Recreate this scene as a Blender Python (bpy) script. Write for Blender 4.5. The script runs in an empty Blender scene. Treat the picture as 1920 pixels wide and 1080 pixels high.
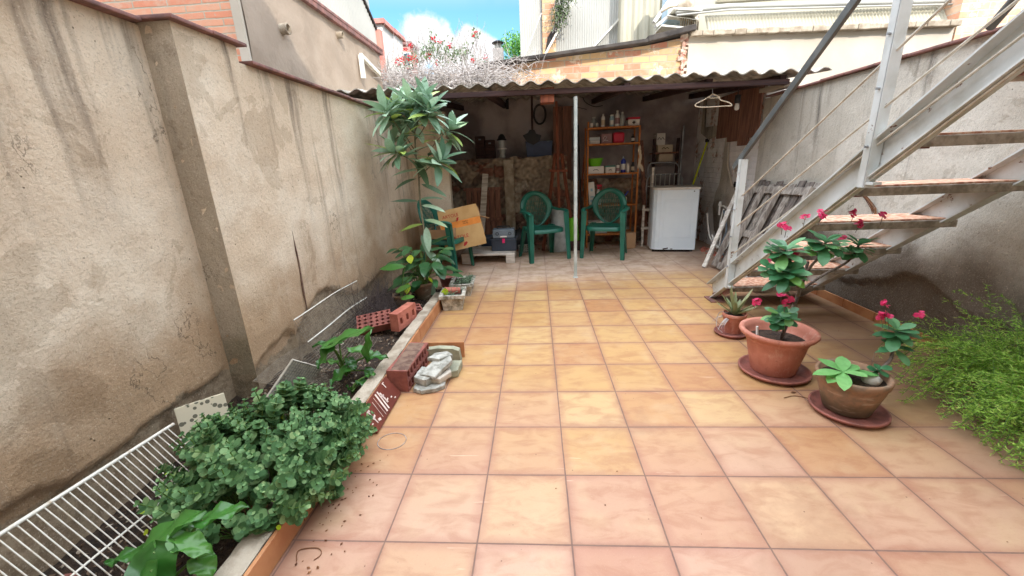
import bpy, bmesh, math, random
from mathutils import Vector, Matrix, noise
R = math.radians
rnd = random.Random(7)
scene = bpy.context.scene
col = scene.collection
V = Vector
T = 0.33                      # floor tile pitch, metres

# ---------------------------------------------------------------- camera
F, PITCH, YAW, ROLL = 764.3, .2927, -.0668, -.0415
CAM = V((1.7049*T, -3.324*T, 3.824*T))
_f = V((math.sin(YAW)*math.cos(PITCH), math.cos(YAW)*math.cos(PITCH), -math.sin(PITCH)))
_r = V((math.cos(YAW), -math.sin(YAW), 0)); _u = _r.cross(_f)
_r, _u = math.cos(ROLL)*_r + math.sin(ROLL)*_u, -math.sin(ROLL)*_r + math.cos(ROLL)*_u
cd = bpy.data.cameras.new('camera'); cam = bpy.data.objects.new('camera', cd); col.objects.link(cam)
cam.matrix_world = Matrix(((_r.x, _u.x, -_f.x, CAM.x), (_r.y, _u.y, -_f.y, CAM.y), (_r.z, _u.z, -_f.z, CAM.z), (0, 0, 0, 1)))
cd.sensor_width = 36; cd.lens = 36*F/1920; cd.clip_start = .05; cd.clip_end = 500
scene.camera = cam
def ray(x, y): return _r*((x-960)/F) + _u*((540-y)/F) + _f
def aY(x, y, Y): d = ray(x, y); return CAM + d*((Y-CAM.y)/d.y)
def aX(x, y, X): d = ray(x, y); return CAM + d*((X-CAM.x)/d.x)
def aZ(x, y, Z=0): d = ray(x, y); return CAM + d*((Z-CAM.z)/d.z)

# ---------------------------------------------------------------- materials
def lin(c):
    o = []
    for v in c[:3]:
        v = v/255
        o.append(v/12.92 if v <= .04045 else ((v+.055)/1.055)**2.4)
    return (*o, 1)
class NT:
    def __init__(s, name):
        s.m = bpy.data.materials.new(name); s.m.use_nodes = True
        s.t = s.m.node_tree; s.N = s.t.nodes; s.L = s.t.links
        s.b = s.N['Principled BSDF']; s.out = s.N['Material Output']
    def n(s, typ, **k):
        o = s.N.new(typ)
        for a, v in k.items(): setattr(o, a, v)
        return o
    def l(s, a, b): s.L.new(a, b)
    def put(s, sock, v):
        if hasattr(v, 'is_output') or isinstance(v, bpy.types.NodeSocket): s.l(v, sock)
        else: sock.default_value = v
    def math(s, op, a, b=0, c=0, clamp=False):
        o = s.n('ShaderNodeMath', operation=op, use_clamp=clamp)
        s.put(o.inputs[0], a); s.put(o.inputs[1], b); s.put(o.inputs[2], c)
        return o.outputs[0]
    def pos(s, world=False):
        if world: return s.n('ShaderNodeNewGeometry').outputs['Position']
        return s.n('ShaderNodeTexCoord').outputs['Object']
    def scale(s, v, sc, off=(0, 0, 0), rot=(0, 0, 0)):
        o = s.n('ShaderNodeMapping'); s.l(v, o.inputs[0]); o.inputs['Scale'].default_value = sc
        o.inputs['Location'].default_value = off; o.inputs['Rotation'].default_value = rot
        return o.outputs[0]
    def noise(s, v, sc, det=5, rough=.55, dist=0):
        o = s.n('ShaderNodeTexNoise'); s.l(v, o.inputs['Vector']); o.inputs['Scale'].default_value = sc
        o.inputs['Detail'].default_value = det; o.inputs['Roughness'].default_value = rough; o.inputs['Distortion'].default_value = dist
        return o.outputs['Fac']
    def vor(s, v, sc, feat='F1', out='Distance', rnd_=1):
        o = s.n('ShaderNodeTexVoronoi', feature=feat); s.l(v, o.inputs['Vector']); o.inputs['Scale'].default_value = sc
        o.inputs['Randomness'].default_value = rnd_
        return o.outputs[out]
    def ramp(s, f, stops, interp='LINEAR'):
        o = s.n('ShaderNodeValToRGB'); s.l(f, o.inputs[0]); cr = o.color_ramp; cr.interpolation = interp
        while len(cr.elements) < len(stops): cr.elements.new(.5)
        for e, (p, c) in zip(cr.elements, stops):
            e.position = p; e.color = lin(c) if len(c) == 3 else c
        return o.outputs[0]
    def step(s, f, a, b):      # smooth 0..1 between a and b
        o = s.n('ShaderNodeMapRange', interpolation_type='SMOOTHSTEP'); s.put(o.inputs[0], f)
        o.inputs[1].default_value = a; o.inputs[2].default_value = b; return o.outputs[0]
    def mix(s, f, a, b, mode='MIX'):
        o = s.n('ShaderNodeMix', data_type='RGBA', blend_type=mode)
        s.put(o.inputs[0], f)
        s.put(o.inputs[6], lin(a) if isinstance(a, tuple) and len(a) == 3 else a)
        s.put(o.inputs[7], lin(b) if isinstance(b, tuple) and len(b) == 3 else b)
        return o.outputs[2]
    def bump(s, h, strength=.3, dist=.01, prev=None):
        o = s.n('ShaderNodeBump'); s.l(h, o.inputs['Height']); o.inputs['Strength'].default_value = strength
        o.inputs['Distance'].default_value = dist
        if prev: s.l(prev, o.inputs['Normal'])
        return o.outputs[0]
    def fin(s, c, rough=.7, nrm=None, metal=0, spec=.5):
        s.put(s.b.inputs['Base Color'], lin(c) if isinstance(c, tuple) else c)
        s.put(s.b.inputs['Roughness'], rough); s.b.inputs['Metallic'].default_value = metal
        s.b.inputs['Specular IOR Level'].default_value = spec
        if nrm: s.l(nrm, s.b.inputs['Normal'])
        return s.m
def pm(name, c1, c2=None, sc=6, rough=.7, bump=.15, bs=60, metal=0, spec=.4, stretch=(1, 1, 1), world=False, lo=.35, hi=.65, bd=.004):
    n = NT(name); p = n.scale(n.pos(world), stretch)
    c = n.mix(n.step(n.noise(p, sc), lo, hi), c1, c2 or c1)
    r = n.math('ADD', n.math('MULTIPLY', n.noise(p, sc*2), .2), rough-.1)
    return n.fin(c, r, n.bump(n.noise(p, bs, 3), bump, bd) if bump else None, metal, spec)
M = {}
# cement render of the walls
def render_mat(name, base, light, stain, streak, low, lowz=.9, seed=0, sp=1.0, band=.75):
    n = NT(name); p = n.pos(True)
    x, y, z = [o for o in (lambda q: (n.l(p, q.inputs[0]), q.outputs)[1])(n.n('ShaderNodeSeparateXYZ'))]
    p = n.scale(p, (1, 1, 1), (seed, seed*.7, 0))
    big = n.noise(p, 1.3, 4, .6)
    c = n.mix(n.step(big, .38, .62), base, light)
    c = n.mix(n.math('MULTIPLY', n.step(n.noise(p, 2.6, 5, .7, .4), .5, .75), .55), c, stain)
    # moist yellow-brown zone low down; the right wall's also carries painted stair shade
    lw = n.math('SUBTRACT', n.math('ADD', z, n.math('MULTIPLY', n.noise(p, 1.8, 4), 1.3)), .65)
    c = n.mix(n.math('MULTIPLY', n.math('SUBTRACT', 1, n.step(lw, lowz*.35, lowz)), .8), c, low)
    # rain streaks that start under the coping
    ps = n.scale(p, (5, 5, .35)); st = n.noise(ps, 1.0, 5, .6)
    topm = n.step(n.math('ADD', z, n.math('MULTIPLY', n.noise(n.scale(p, (6, 6, 0)), 1, 3), 1.2)), 1.4, 2.5)
    c = n.mix(n.math('MULTIPLY', n.math('MULTIPLY', n.step(st, .5, .68), topm), .8*sp), c, streak)
    st2 = n.noise(n.scale(p, (9, 9, .25), (3, 5, 1)), 1.0, 4, .6)
    c = n.mix(n.math('MULTIPLY', n.step(st2, .56, .72), .35*sp), c, streak)
    gy = n.math('SUBTRACT', y, 1.75); gy = n.math('EXPONENT', n.math('MULTIPLY', n.math('MULTIPLY', gy, gy), -8.0))
    zq = n.math('SUBTRACT', z, n.math('MULTIPLY', gy, .2))
    base_z = n.math('ADD', zq, n.math('MULTIPLY', n.math('SUBTRACT', n.noise(p, 3.1, 6, .65), .5), .35))
    c = n.mix(n.math('MULTIPLY', n.math('SUBTRACT', 1, n.step(base_z, .205, .23)), band), c, n.mix(n.step(n.noise(p, 14, 6, .7), .4, .6), (118, 104, 86), (156, 142, 120)))
    grain = n.noise(p, 80, 4, .75, 1.2)
    c = n.mix(n.math('MULTIPLY', n.step(grain, .52, .68), .36), c, n.mix(1.0, c, (95, 80, 62), 'MULTIPLY'))
    c = n.mix(n.math('MULTIPLY', n.step(n.noise(p, 130, 3, .7, 1), .56, .7), .5), c, (222, 208, 186))
    dots = n.math('SUBTRACT', 1, n.step(n.vor(p, 22), .05, .11))
    dots = n.math('MULTIPLY', dots, n.step(n.noise(p, 5), .5, .62))
    c = n.mix(n.math('MULTIPLY', dots, .7), c, (70, 58, 44))
    dm = n.step(n.noise(p, 1.7, 8, .62, .8), .585, .595)
    c = n.mix(n.math('MULTIPLY', dm, .28), c, n.mix(1, c, (170, 158, 140), 'MULTIPLY'))
    ck = n.math('ABSOLUTE', n.math('SUBTRACT', n.noise(n.scale(p, (1, 1, .6)), 1.9, 7, .6), .5))
    ck = n.math('MULTIPLY', n.math('SUBTRACT', 1, n.step(ck, .0015, .004)), n.step(n.noise(p, 1.1, 2), .55, .6))
    c = n.mix(n.math('MULTIPLY', ck, .6), c, (84, 72, 58))
    h = n.math('ADD', n.math('MULTIPLY', n.noise(p, 45, 6, .75), 1.0), n.math('MULTIPLY', n.noise(p, 6, 4), .9))
    h = n.math('SUBTRACT', h, n.math('MULTIPLY', dots, .5))
    return n.fin(c, .92, n.bump(h, .7, .014), 0, .2)
M['render_left'] = render_mat('cement render warm', (210, 190, 164), (224, 210, 188), (188, 164, 136), (98, 84, 72), (164, 132, 98), .9, 3, 1.2)
M['render_pier'] = render_mat('cement render grey', (172, 160, 142), (190, 178, 160), (118, 112, 98), (92, 88, 78), (134, 124, 102), .5, 8)
M['render_right'] = render_mat('cement render cool', (180, 173, 160), (204, 198, 186), (150, 140, 126), (100, 94, 86), (84, 68, 54), .95, 15, 1.2, .0)  # dark low tone: stain plus the shade under the stairs, painted in
M['render_far'] = pm('rendered gable', (146, 130, 114), (162, 146, 130), 2.5, .9, .5, 30, world=True, bd=.01)
M['render_shed'] = pm('sooty shed plaster', (186, 176, 174), (128, 118, 118), 1.6, .9, .6, 14, world=True, bd=.02)
M['cream_wall'] = pm('cream paint', (178, 168, 152), (188, 178, 164), 1.5, .85, .2, 30, world=True, bd=.008)
def floor_mat():
    n = NT('terracotta floor tiles'); p = n.pos(True)
    sx = n.n('ShaderNodeSeparateXYZ'); n.l(p, sx.inputs[0]); x, y = sx.outputs[0], sx.outputs[1]
    wob = n.noise(p, 3, 2); wx = n.math('ADD', n.math('DIVIDE', x, T), n.math('MULTIPLY', n.math('SUBTRACT', wob, .5), .012))
    wy = n.math('ADD', n.math('DIVIDE', y, T), n.math('MULTIPLY', n.math('SUBTRACT', n.noise(p, 2.3, 2), .5), .012))
    ix, iy = n.math('FLOOR', wx), n.math('FLOOR', wy)
    fx, fy = n.math('FRACT', wx), n.math('FRACT', wy)
    ex = n.math('MINIMUM', fx, n.math('SUBTRACT', 1, fx)); ey = n.math('MINIMUM', fy, n.math('SUBTRACT', 1, fy))
    e = n.math('MINIMUM', ex, ey)
    cb = n.n('ShaderNodeCombineXYZ'); n.l(ix, cb.inputs[0]); n.l(iy, cb.inputs[1])
    wn = n.n('ShaderNodeTexWhiteNoise', noise_dimensions='3D'); n.l(cb.outputs[0], wn.inputs['Vector'])
    # some tiles are pinker; near-end pink also paints in the sky's reflection
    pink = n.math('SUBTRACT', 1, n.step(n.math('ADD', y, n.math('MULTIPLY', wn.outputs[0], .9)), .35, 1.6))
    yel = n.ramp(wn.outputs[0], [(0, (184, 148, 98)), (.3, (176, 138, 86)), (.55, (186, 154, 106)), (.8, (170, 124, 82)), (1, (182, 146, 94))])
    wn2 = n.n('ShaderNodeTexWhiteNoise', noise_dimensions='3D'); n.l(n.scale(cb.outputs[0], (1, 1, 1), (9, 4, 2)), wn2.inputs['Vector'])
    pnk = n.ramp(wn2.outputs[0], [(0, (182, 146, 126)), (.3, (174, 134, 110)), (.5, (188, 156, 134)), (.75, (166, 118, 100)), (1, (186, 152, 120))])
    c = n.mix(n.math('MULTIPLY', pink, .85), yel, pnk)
    # per-tile offset so the clouding does not run across joints
    off = n.n('ShaderNodeVectorMath', operation='MULTIPLY_ADD'); n.l(wn.outputs[1], off.inputs[0]); off.inputs[1].default_value = (7, 7, 7); n.l(p, off.inputs[2])
    q = off.outputs[0]
    c = n.mix(n.math('MULTIPLY', n.step(n.noise(n.scale(q, (1, 2.2, 1)), 7, 5, .6, .6), .42, .68), .55), c, n.mix(.75, c, (144, 89, 60)))
    c = n.mix(n.math('MULTIPLY', n.step(n.noise(q, 5, 4, .6), .5, .75), .4), c, (187, 161, 124))
    edge = n.math('SUBTRACT', 1, n.step(n.math('ADD', e, n.math('MULTIPLY', n.noise(q, 9, 4), .12)), .06, .2))
    c = n.mix(n.math('MULTIPLY', edge, .6), c, n.mix(.7, c, (149, 95, 77)))
    c = n.mix(n.math('MULTIPLY', n.step(n.noise(p, 150, 2, .6), .55, .8), .3), c, (147, 106, 85))
    c = n.mix(n.math('MULTIPLY', n.step(n.noise(n.scale(p, (1, 1, 1), (5, 5, 5)), 210, 2, .6), .6, .8), .35), c, (192, 172, 146))
    # cement dust and wear towards the shed, earth along the right wall and the kerb
    nz = n.noise(p, 2.4, 5, .65)
    dust = n.step(n.math('ADD', n.math('SUBTRACT', y, n.math('MULTIPLY', x, .22)), n.math('MULTIPLY', nz, .9)), 3.15, 4.0)
    c = n.mix(n.math('MULTIPLY', dust, .82), c, n.mix(n.step(n.noise(p, 5, 5, .7), .35, .7), (212, 190, 170), (176, 148, 126)))
    dirt = n.step(n.math('ADD', x, n.math('MULTIPLY', nz, .8)), 2.55, 3.1)
    c = n.mix(n.math('MULTIPLY', dirt, .6), c, n.mix(n.step(n.noise(p, 9, 5, .7), .4, .65), (126, 98, 81), (122, 100, 86)))
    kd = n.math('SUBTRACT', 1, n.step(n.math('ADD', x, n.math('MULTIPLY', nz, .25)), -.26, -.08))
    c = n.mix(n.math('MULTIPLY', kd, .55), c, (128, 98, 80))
    c = n.mix(n.math('MULTIPLY', n.step(n.noise(p, 1.1, 7, .72, .5), .50, .64), .38), c, (146, 108, 82))
    gr = n.math('MULTIPLY', n.math('SUBTRACT', 1, n.step(n.math('ADD', e, n.math('MULTIPLY', n.noise(p, 16, 5, .7), .10)), .05, .10)), n.step(n.noise(p, 2, 4), .4, .6))
    c = n.mix(n.math('MULTIPLY', gr, .4), c, (120, 84, 64))
    sc = n.noise(n.scale(p, (2, 26, 1), rot=(0, 0, .6)), 2.0, 3, .5)
    c = n.mix(n.math('MULTIPLY', n.step(sc, .70, .74), .3), c, (236, 214, 186))
    # dark crumbs
    cr = n.math('MULTIPLY', n.math('SUBTRACT', 1, n.step(n.vor(p, 26), .05, .09)), n.step(n.noise(p, 3.5), .56, .6))
    c = n.mix(n.math('MULTIPLY', cr, .8), c, (80, 52, 40))
    g = n.math('SUBTRACT', 1, n.step(n.math('ADD', e, n.math('MULTIPLY', n.math('SUBTRACT', n.noise(p, 60, 2), .5), .006)), .0065, .0105))
    gf = n.math('MULTIPLY', g, n.math('SUBTRACT', 1, n.math('MULTIPLY', dust, .72)))
    c = n.mix(n.math('MULTIPLY', gf, .92), c, n.mix(n.step(n.noise(p, 12, 3), .4, .6), (112, 88, 80), (121, 96, 83)))
    h = n.math('SUBTRACT', n.math('MULTIPLY', n.noise(p, 30, 4, .6), .25), n.math('MULTIPLY', gf, 1.0))
    h = n.math('ADD', h, n.math('MULTIPLY', wn.outputs[0], .15))
    r = n.math('ADD', .4, n.math('ADD', n.math('MULTIPLY', n.noise(p, 14, 4), .22), n.math('MULTIPLY', n.math('MAXIMUM', dust, gf), .35)))
    return n.fin(c, r, n.bump(h, .35, .004), 0, .45)
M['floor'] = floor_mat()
def brick_mat(name, c1, c2, mortar, w, h, ms=.006, plane='XZ', paint=None, paintamt=0, hollow=False, rot=False):
    n = NT(name); p = n.pos(True)
    s = n.n('ShaderNodeSeparateXYZ'); n.l(p, s.inputs[0]); cb = n.n('ShaderNodeCombineXYZ')
    n.l(s.outputs[0 if plane == 'XZ' else 1], cb.inputs[0]); n.l(s.outputs[2], cb.inputs[1])
    wv = n.n('ShaderNodeVectorMath', operation='ADD'); n.l(cb.outputs[0], wv.inputs[0])
    nn = n.n('ShaderNodeTexNoise'); n.l(p, nn.inputs['Vector']); nn.inputs['Scale'].default_value = 6
    sc_ = n.n('ShaderNodeVectorMath', operation='SCALE'); n.l(nn.outputs['Color'], sc_.inputs[0]); sc_.inputs['Scale'].default_value = .012
    n.l(sc_.outputs[0], wv.inputs[1])
    b = n.n('ShaderNodeTexBrick'); n.l(wv.outputs[0], b.inputs['Vector'])
    b.inputs['Scale'].default_value = 1; b.inputs['Brick Width'].default_value = w; b.inputs['Row Height'].default_value = h
    b.inputs['Mortar Size'].default_value = ms; b.inputs['Mortar Smooth'].default_value = .3; b.inputs['Bias'].default_value = 0
    b.inputs['Color1'].default_value = (0, 0, 0, 1); b.inputs['Color2'].default_value = (1, 1, 1, 1); b.inputs['Mortar'].default_value = (.5, .5, .5, 1)
    c = n.mix(b.outputs['Color'], c1, c2)
    c = n.mix(n.math('MULTIPLY', n.step(n.noise(p, 8, 5, .7), .45, .7), .5), c, mortar)
    if hollow:   # grooves along each hollow brick
        wz = n.n('ShaderNodeTexWave', wave_type='BANDS', bands_direction='Y'); n.l(wv.outputs[0], wz.inputs[0]); wz.inputs['Scale'].default_value = 3.14/h*.32*3
        c = n.mix(n.math('MULTIPLY', wz.outputs['Fac'], .22), c, (150, 90, 66))
    m = n.math('MAXIMUM', b.outputs['Fac'], n.step(n.noise(p, 5, 5, .75), .6, .66))
    c = n.mix(m, c, n.mix(n.noise(p, 30), mortar, n.mix(1, mortar, (210, 210, 210), 'MULTIPLY')))
    if paint: c = n.mix(n.math('MULTIPLY', n.step(n.noise(p, 3.3, 6, .75), .62-paintamt*.3, .68-paintamt*.3), .95), c, paint)
    hh = n.math('SUBTRACT', n.math('MULTIPLY', n.noise(p, 35, 4), .4), b.outputs['Fac'])
    return n.fin(c, .9, n.bump(hh, .7, .012), 0, .2)
M['brick_orange'] = brick_mat('thin orange hollow brick', (214, 138, 108), (222, 168, 138), (200, 186, 164), .28, .052, .006, hollow=True)
M['brick_mixed'] = brick_mat('yellow and red old brick', (200, 172, 126), (184, 124, 100), (186, 170, 148), .27, .095, .009, paint=(206, 186, 164), paintamt=.15)
M['brick_right'] = brick_mat('pale hollow brick', (232, 200, 168), (222, 160, 128), (226, 212, 194), .3, .1, .008, hollow=True)
M['brick_side'] = brick_mat('whitewashed brick', (190, 140, 124), (206, 190, 182), (176, 166, 156), .25, .07, .008, 'YZ', (236, 234, 232), .75)
M['kerb_tile'] = pm('orange kerb tile', (186, 132, 90), (170, 112, 74), 8, .45, .1, 60)
M['kerb_cap'] = pm('grey mortar cap', (176, 164, 146), (140, 126, 108), 9, .92, .7, 60, bd=.008)
M['coping'] = pm('red clay coping', (140, 98, 90), (106, 78, 74), 12, .7, .3, 60)
M['roof'] = pm('weathered fibre cement', (196, 190, 178), (136, 130, 118), 7, .9, .4, 50)
M['soil'] = pm('garden soil', (72, 56, 44), (44, 35, 28), 30, .95, 1.0, 120, bd=.02)
def clay():
    n = NT('terracotta with lime bloom'); p = n.pos(); c = n.mix(n.step(n.noise(p, 6, 5, .6), .35, .65), (192, 128, 108), (172, 108, 88))
    c = n.mix(n.math('MULTIPLY', n.step(n.noise(n.scale(p, (1, 1, .35)), 16, 6, .75), .52, .72), .5), c, (208, 178, 160))
    c = n.mix(n.math('MULTIPLY', n.step(n.noise(p, 30, 5, .7), .6, .72), .6), c, (120, 76, 60))
    return n.fin(c, n.math('ADD', .5, n.math('MULTIPLY', n.noise(p, 12), .3)), n.bump(n.noise(p, 50, 4), .2, .003), 0, .3)
M['terracotta'] = clay()
M['terracotta_old'] = NT('weathered clay')
def oldclay():
    n = M['terracotta_old']; p = n.pos(); s = n.n('ShaderNodeSeparateXYZ'); n.l(p, s.inputs[0])
    c = n.mix(n.step(n.noise(p, 14, 5, .65), .4, .65), (148, 116, 92), (122, 104, 86))
    g = n.step(n.math('ADD', n.math('MULTIPLY', n.noise(p, 8, 5, .7), .12), s.outputs[2]), .19, .1)
    c = n.mix(n.math('MULTIPLY', g, .8), c, n.mix(n.noise(p, 20), (112, 104, 84), (84, 78, 62)))
    c = n.mix(n.math('MULTIPLY', n.step(n.noise(n.scale(p, (1, 1, 4)), 10, 5), .55, .75), .5), c, (186, 172, 150))
    return n.fin(c, .9, n.bump(n.noise(p, 70, 4), .4, .004), 0, .2)
M['terracotta_old'] = oldclay()
M['terracotta_dk'] = pm('saucer clay', (160, 100, 88), (124, 80, 72), 14, .6, .2, 60)
M['brick_red'] = pm('red brick', (148, 88, 76), (124, 72, 64), 14, .85, .5, 60, bd=.006)
M['brick_pink'] = pm('pink brick', (184, 112, 92), (160, 92, 76), 14, .9, .7, 40, bd=.008)
M['old_mortar'] = pm('old brown mortar', (128, 104, 88), (96, 72, 62), 16, .95, .9, 50, bd=.01)
M['broken_mix'] = pm('broken brick and lime', (176, 124, 108), (196, 182, 164), 14, .95, .8, 40, bd=.01)
M['hole'] = pm('dark hollow', (34, 24, 20), (24, 18, 16), 14, .95, 0)
M['stone'] = pm('broken grey stone', (180, 178, 168), (138, 136, 126), 22, .9, .8, 50, bd=.008)
M['stone_mossy'] = pm('mossy stone slab', (160, 158, 134), (136, 136, 116), 10, .9, .4, 50, bd=.006)
M['white_paint'] = pm('chipped cream metal paint', (214, 210, 198), (188, 180, 164), 12, .5, .15, 50, lo=.45, hi=.75)
def rust(name, base, base2, rustc, amt):
    n = NT(name); p = n.pos(True)
    c = n.mix(n.step(n.noise(p, 5), .4, .65), base, base2)
    m = n.step(n.noise(p, 16, 6, .7), .66-amt, .7-amt)
    c = n.mix(m, c, n.mix(n.noise(p, 60), rustc, (70, 44, 32)))
    return n.fin(c, n.math('ADD', .45, n.math('MULTIPLY', m, .4)), n.bump(n.noise(p, 60, 4), .25, .003), 0, .4)
M['stair_steel'] = rust('painted steel', (196, 200, 198), (176, 178, 172), (130, 84, 56), .03)
M['rail_grey'] = pm('grey handrail paint', (98, 100, 98), (80, 82, 80), 8, .5, .1, 50)
M['cable'] = pm('cream steel rod', (196, 190, 176), (172, 164, 148), 20, .5, 0)
M['pole'] = rust('galvanised pole', (186, 192, 186), (160, 168, 162), (140, 128, 104), .04)
def tread_mat():
    n = NT('terracotta tread tile'); p = n.pos(True)
    c = n.mix(n.step(n.noise(p, 26, 3, .5, 1.5), .42, .52), (196, 138, 108), (206, 172, 146))
    c = n.mix(n.step(n.vor(p, 30), .2, .6), (164, 104, 78), c)
    return n.fin(c, .7, n.bump(n.noise(p, 60, 3), .4, .004))
M['tread'] = tread_mat()
M['tread_edge'] = pm('cast stone tread edge', (168, 160, 148), (128, 120, 108), 22, .85, .4, 80)
M['green_plastic'] = pm('green plastic', (26, 92, 76), (32, 104, 86), 4, .38, .02, 90, spec=.5)
M['white_enamel'] = pm('white enamel', (226, 236, 242), (218, 230, 238), 3, .35, 0, spec=.5)
M['grey_wood'] = pm('weathered grey wood', (140, 132, 124), (102, 94, 88), 6, .9, .6, 40, stretch=(1, 1, 1))
def wood(name, a, b, ax=2, sc=10):
    n = NT(name); st = [14, 14, 14]; st[ax] = 1; p = n.scale(n.pos(), tuple(st))
    c = n.mix(n.step(n.noise(p, sc*.25, 5, .6, .4), .35, .65), a, b)
    return n.fin(c, .8, n.bump(n.noise(p, sc*.6, 4), .4, .004), 0, .3)
M['wood_grey'] = wood('weathered board', (164, 156, 146), (112, 102, 94))
M['wood_grey_dk'] = wood('dark weathered board', (120, 110, 102), (80, 72, 68))
M['wood_pale'] = wood('bleached plank', (216, 210, 200), (176, 166, 154), 0)
M['wood_brown'] = wood('brown board', (150, 108, 90), (110, 78, 66))
M['wood_red'] = wood('reddish timber', (142, 84, 60), (112, 62, 46))
M['wood_dark'] = wood('dark roof timber', (72, 50, 46), (48, 34, 34), 0)
M['wood_shelf'] = wood('orange pine', (186, 118, 62), (160, 96, 48))
M['black'] = pm('black plastic', (28, 28, 30), (36, 36, 38), 6, .5, 0)
M['grey_plastic'] = pm('grey blue plastic', (116, 128, 138), (104, 116, 126), 5, .45, .02)
M['navy_plastic'] = pm('dark slate plastic', (56, 66, 80), (48, 56, 68), 5, .45, .02)
M['pink_plastic'] = pm('magenta plastic', (220, 44, 110), None, 5, .4, 0)
M['blue_plastic'] = pm('blue plastic', (56, 74, 108), (44, 58, 90), 5, .45, 0)
M['red_plastic'] = pm('red plastic', (190, 30, 58), (170, 26, 50), 5, .45, 0)
M['lime_plastic'] = pm('lime plastic', (110, 186, 44), (96, 170, 36), 5, .4, 0)
M['teal_plastic'] = pm('teal plastic', (52, 120, 108), None, 5, .4, 0)
M['white_plastic'] = pm('white plastic', (222, 220, 214), (206, 202, 194), 5, .45, 0)
M['clearish'] = pm('cloudy clear plastic', (176, 182, 180), (150, 156, 154), 12, .2, .2, 20)
M['sky_plastic'] = pm('pale blue plastic', (150, 186, 200), None, 5, .35, 0)
M['cobalt'] = pm('cobalt plastic', (48, 64, 160), None, 5, .35, 0)
M['cardboard'] = pm('corrugated cardboard', (200, 164, 112), (188, 150, 98), 5, .85, .1, 90)
M['cardboard_in'] = pm('cardboard inside', (184, 148, 112), (168, 132, 98), 5, .9, .1, 90)
M['orange_tape'] = pm('orange printed band', (228, 144, 62), (214, 130, 52), 8, .6, 0)
M['red_ink'] = pm('red ink', (176, 44, 44), None, 8, .7, 0)
M['black_ink'] = pm('black ink', (40, 34, 32), None, 8, .7, 0)
M['pale_box'] = pm('pale box card', (206, 192, 168), (190, 174, 150), 6, .8, 0)
M['mauve_box'] = pm('mauve box card', (150, 118, 118), (132, 104, 108), 6, .8, 0)
M['yellow_pole'] = pm('yellow pole', (204, 214, 44), None, 6, .4, 0)
M['brown_plate'] = pm('brown glazed tile', (112, 58, 46), (96, 48, 40), 8, .35, .05)
M['white_marks'] = pm('white cement marks', (220, 208, 196), (200, 180, 170), 20, .9, 0)
M['poly'] = pm('perforated white board', (206, 200, 186), (184, 176, 160), 12, .8, .2)
def terrazzo():
    n = NT('terrazzo'); p = n.pos()
    d = n.step(n.vor(p, 34), .34, .38)
    return n.fin(n.mix(d, (104, 100, 84), (206, 196, 170)), .7)
M['terrazzo'] = terrazzo()
M['wire_white'] = pm('white coated wire', (222, 218, 206), (176, 156, 128), 30, .5, .1, lo=.5, hi=.8)
M['wire_grey'] = pm('galvanised mesh wire', (150, 140, 124), (120, 108, 92), 30, .6, 0)
M['chrome'] = pm('grey tube', (170, 172, 174), (140, 142, 146), 10, .35, 0, metal=.6)
M['planter_stone'] = pm('cast concrete planter', (196, 190, 176), (124, 118, 102), 16, .95, 1.0, 40, bd=.015)
M['sheet_white'] = pm('white corrugated sheet', (158, 157, 150), (170, 169, 162), .8, .6, .05, 30, world=True)
M['sheet_cream'] = pm('cream corrugated sheet', (172, 166, 146), (184, 178, 158), .8, .6, .05, 30, world=True)
M['dark_felt'] = pm('dark roofing felt', (70, 64, 60), (48, 44, 42), 6, .9, .5, 40)
M['far_red'] = pm('far brick red', (196, 140, 126), (180, 116, 104), 3, .9, .1, world=True)
M['far_white'] = pm('far plaster', (216, 206, 196), (200, 190, 180), 2, .9, .1, world=True)
M['glass_dark'] = pm('dark window glass', (70, 80, 88), None, 2, .15, 0)
M['glass_blue'] = pm('pale sky tinted panel', (168, 196, 216), None, 2, .3, 0)
M['house'] = pm('house render', (206, 196, 180), (194, 184, 166), 2, .9, .2, 40, world=True)
M['twig'] = pm('dry twig', (186, 180, 176), (138, 130, 126), 30, .9, 0)
M['twig_dark'] = pm('dead dark twig', (104, 92, 88), (70, 60, 60), 30, .9, 0)
M['bark'] = pm('grey green bark', (132, 128, 106), (108, 100, 82), 20, .9, .5, 80)
M['thorn_bark'] = pm('thorny bark', (112, 100, 90), (78, 68, 62), 40, .9, .8, 90)
M['green_stem'] = pm('green stem', (96, 128, 58), (78, 108, 48), 20, .5, 0)
def leafm(name, stops, rough=.45, trans=.25, spec=.4, veins=False):
    n = NT(name); g = n.n('ShaderNodeNewGeometry')
    c = n.ramp(g.outputs['Random Per Island'], stops)
    c = n.mix(n.math('MULTIPLY', n.step(n.noise(n.pos(), 40, 3), .4, .7), .25), c, n.mix(1, c, (170, 190, 150), 'MULTIPLY'))
    n.fin(c, rough, None, 0, spec)
    tb = n.n('ShaderNodeBsdfTranslucent'); n.l(c, tb.inputs[0]); ms = n.n('ShaderNodeMixShader'); ms.inputs[0].default_value = trans
    n.l(n.b.outputs[0], ms.inputs[1]); n.l(tb.outputs[0], ms.inputs[2]); n.l(ms.outputs[0], n.out.inputs[0])
    return n.m
M['leaf_tree'] = leafm('loquat leaf', [(0, (90, 124, 96)), (.45, (140, 170, 140)), (.8, (184, 210, 184)), (.92, (146, 172, 84)), (1, (176, 194, 96))], .42)
M['leaf_dark'] = leafm('dark glossy leaf', [(0, (40, 78, 46)), (.5, (56, 96, 56)), (1, (82, 122, 76))], .3, .15, .5)
M['leaf_yellow'] = leafm('yellowing leaf', [(0, (178, 206, 40)), (1, (206, 216, 70))], .45, .4)
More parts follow.
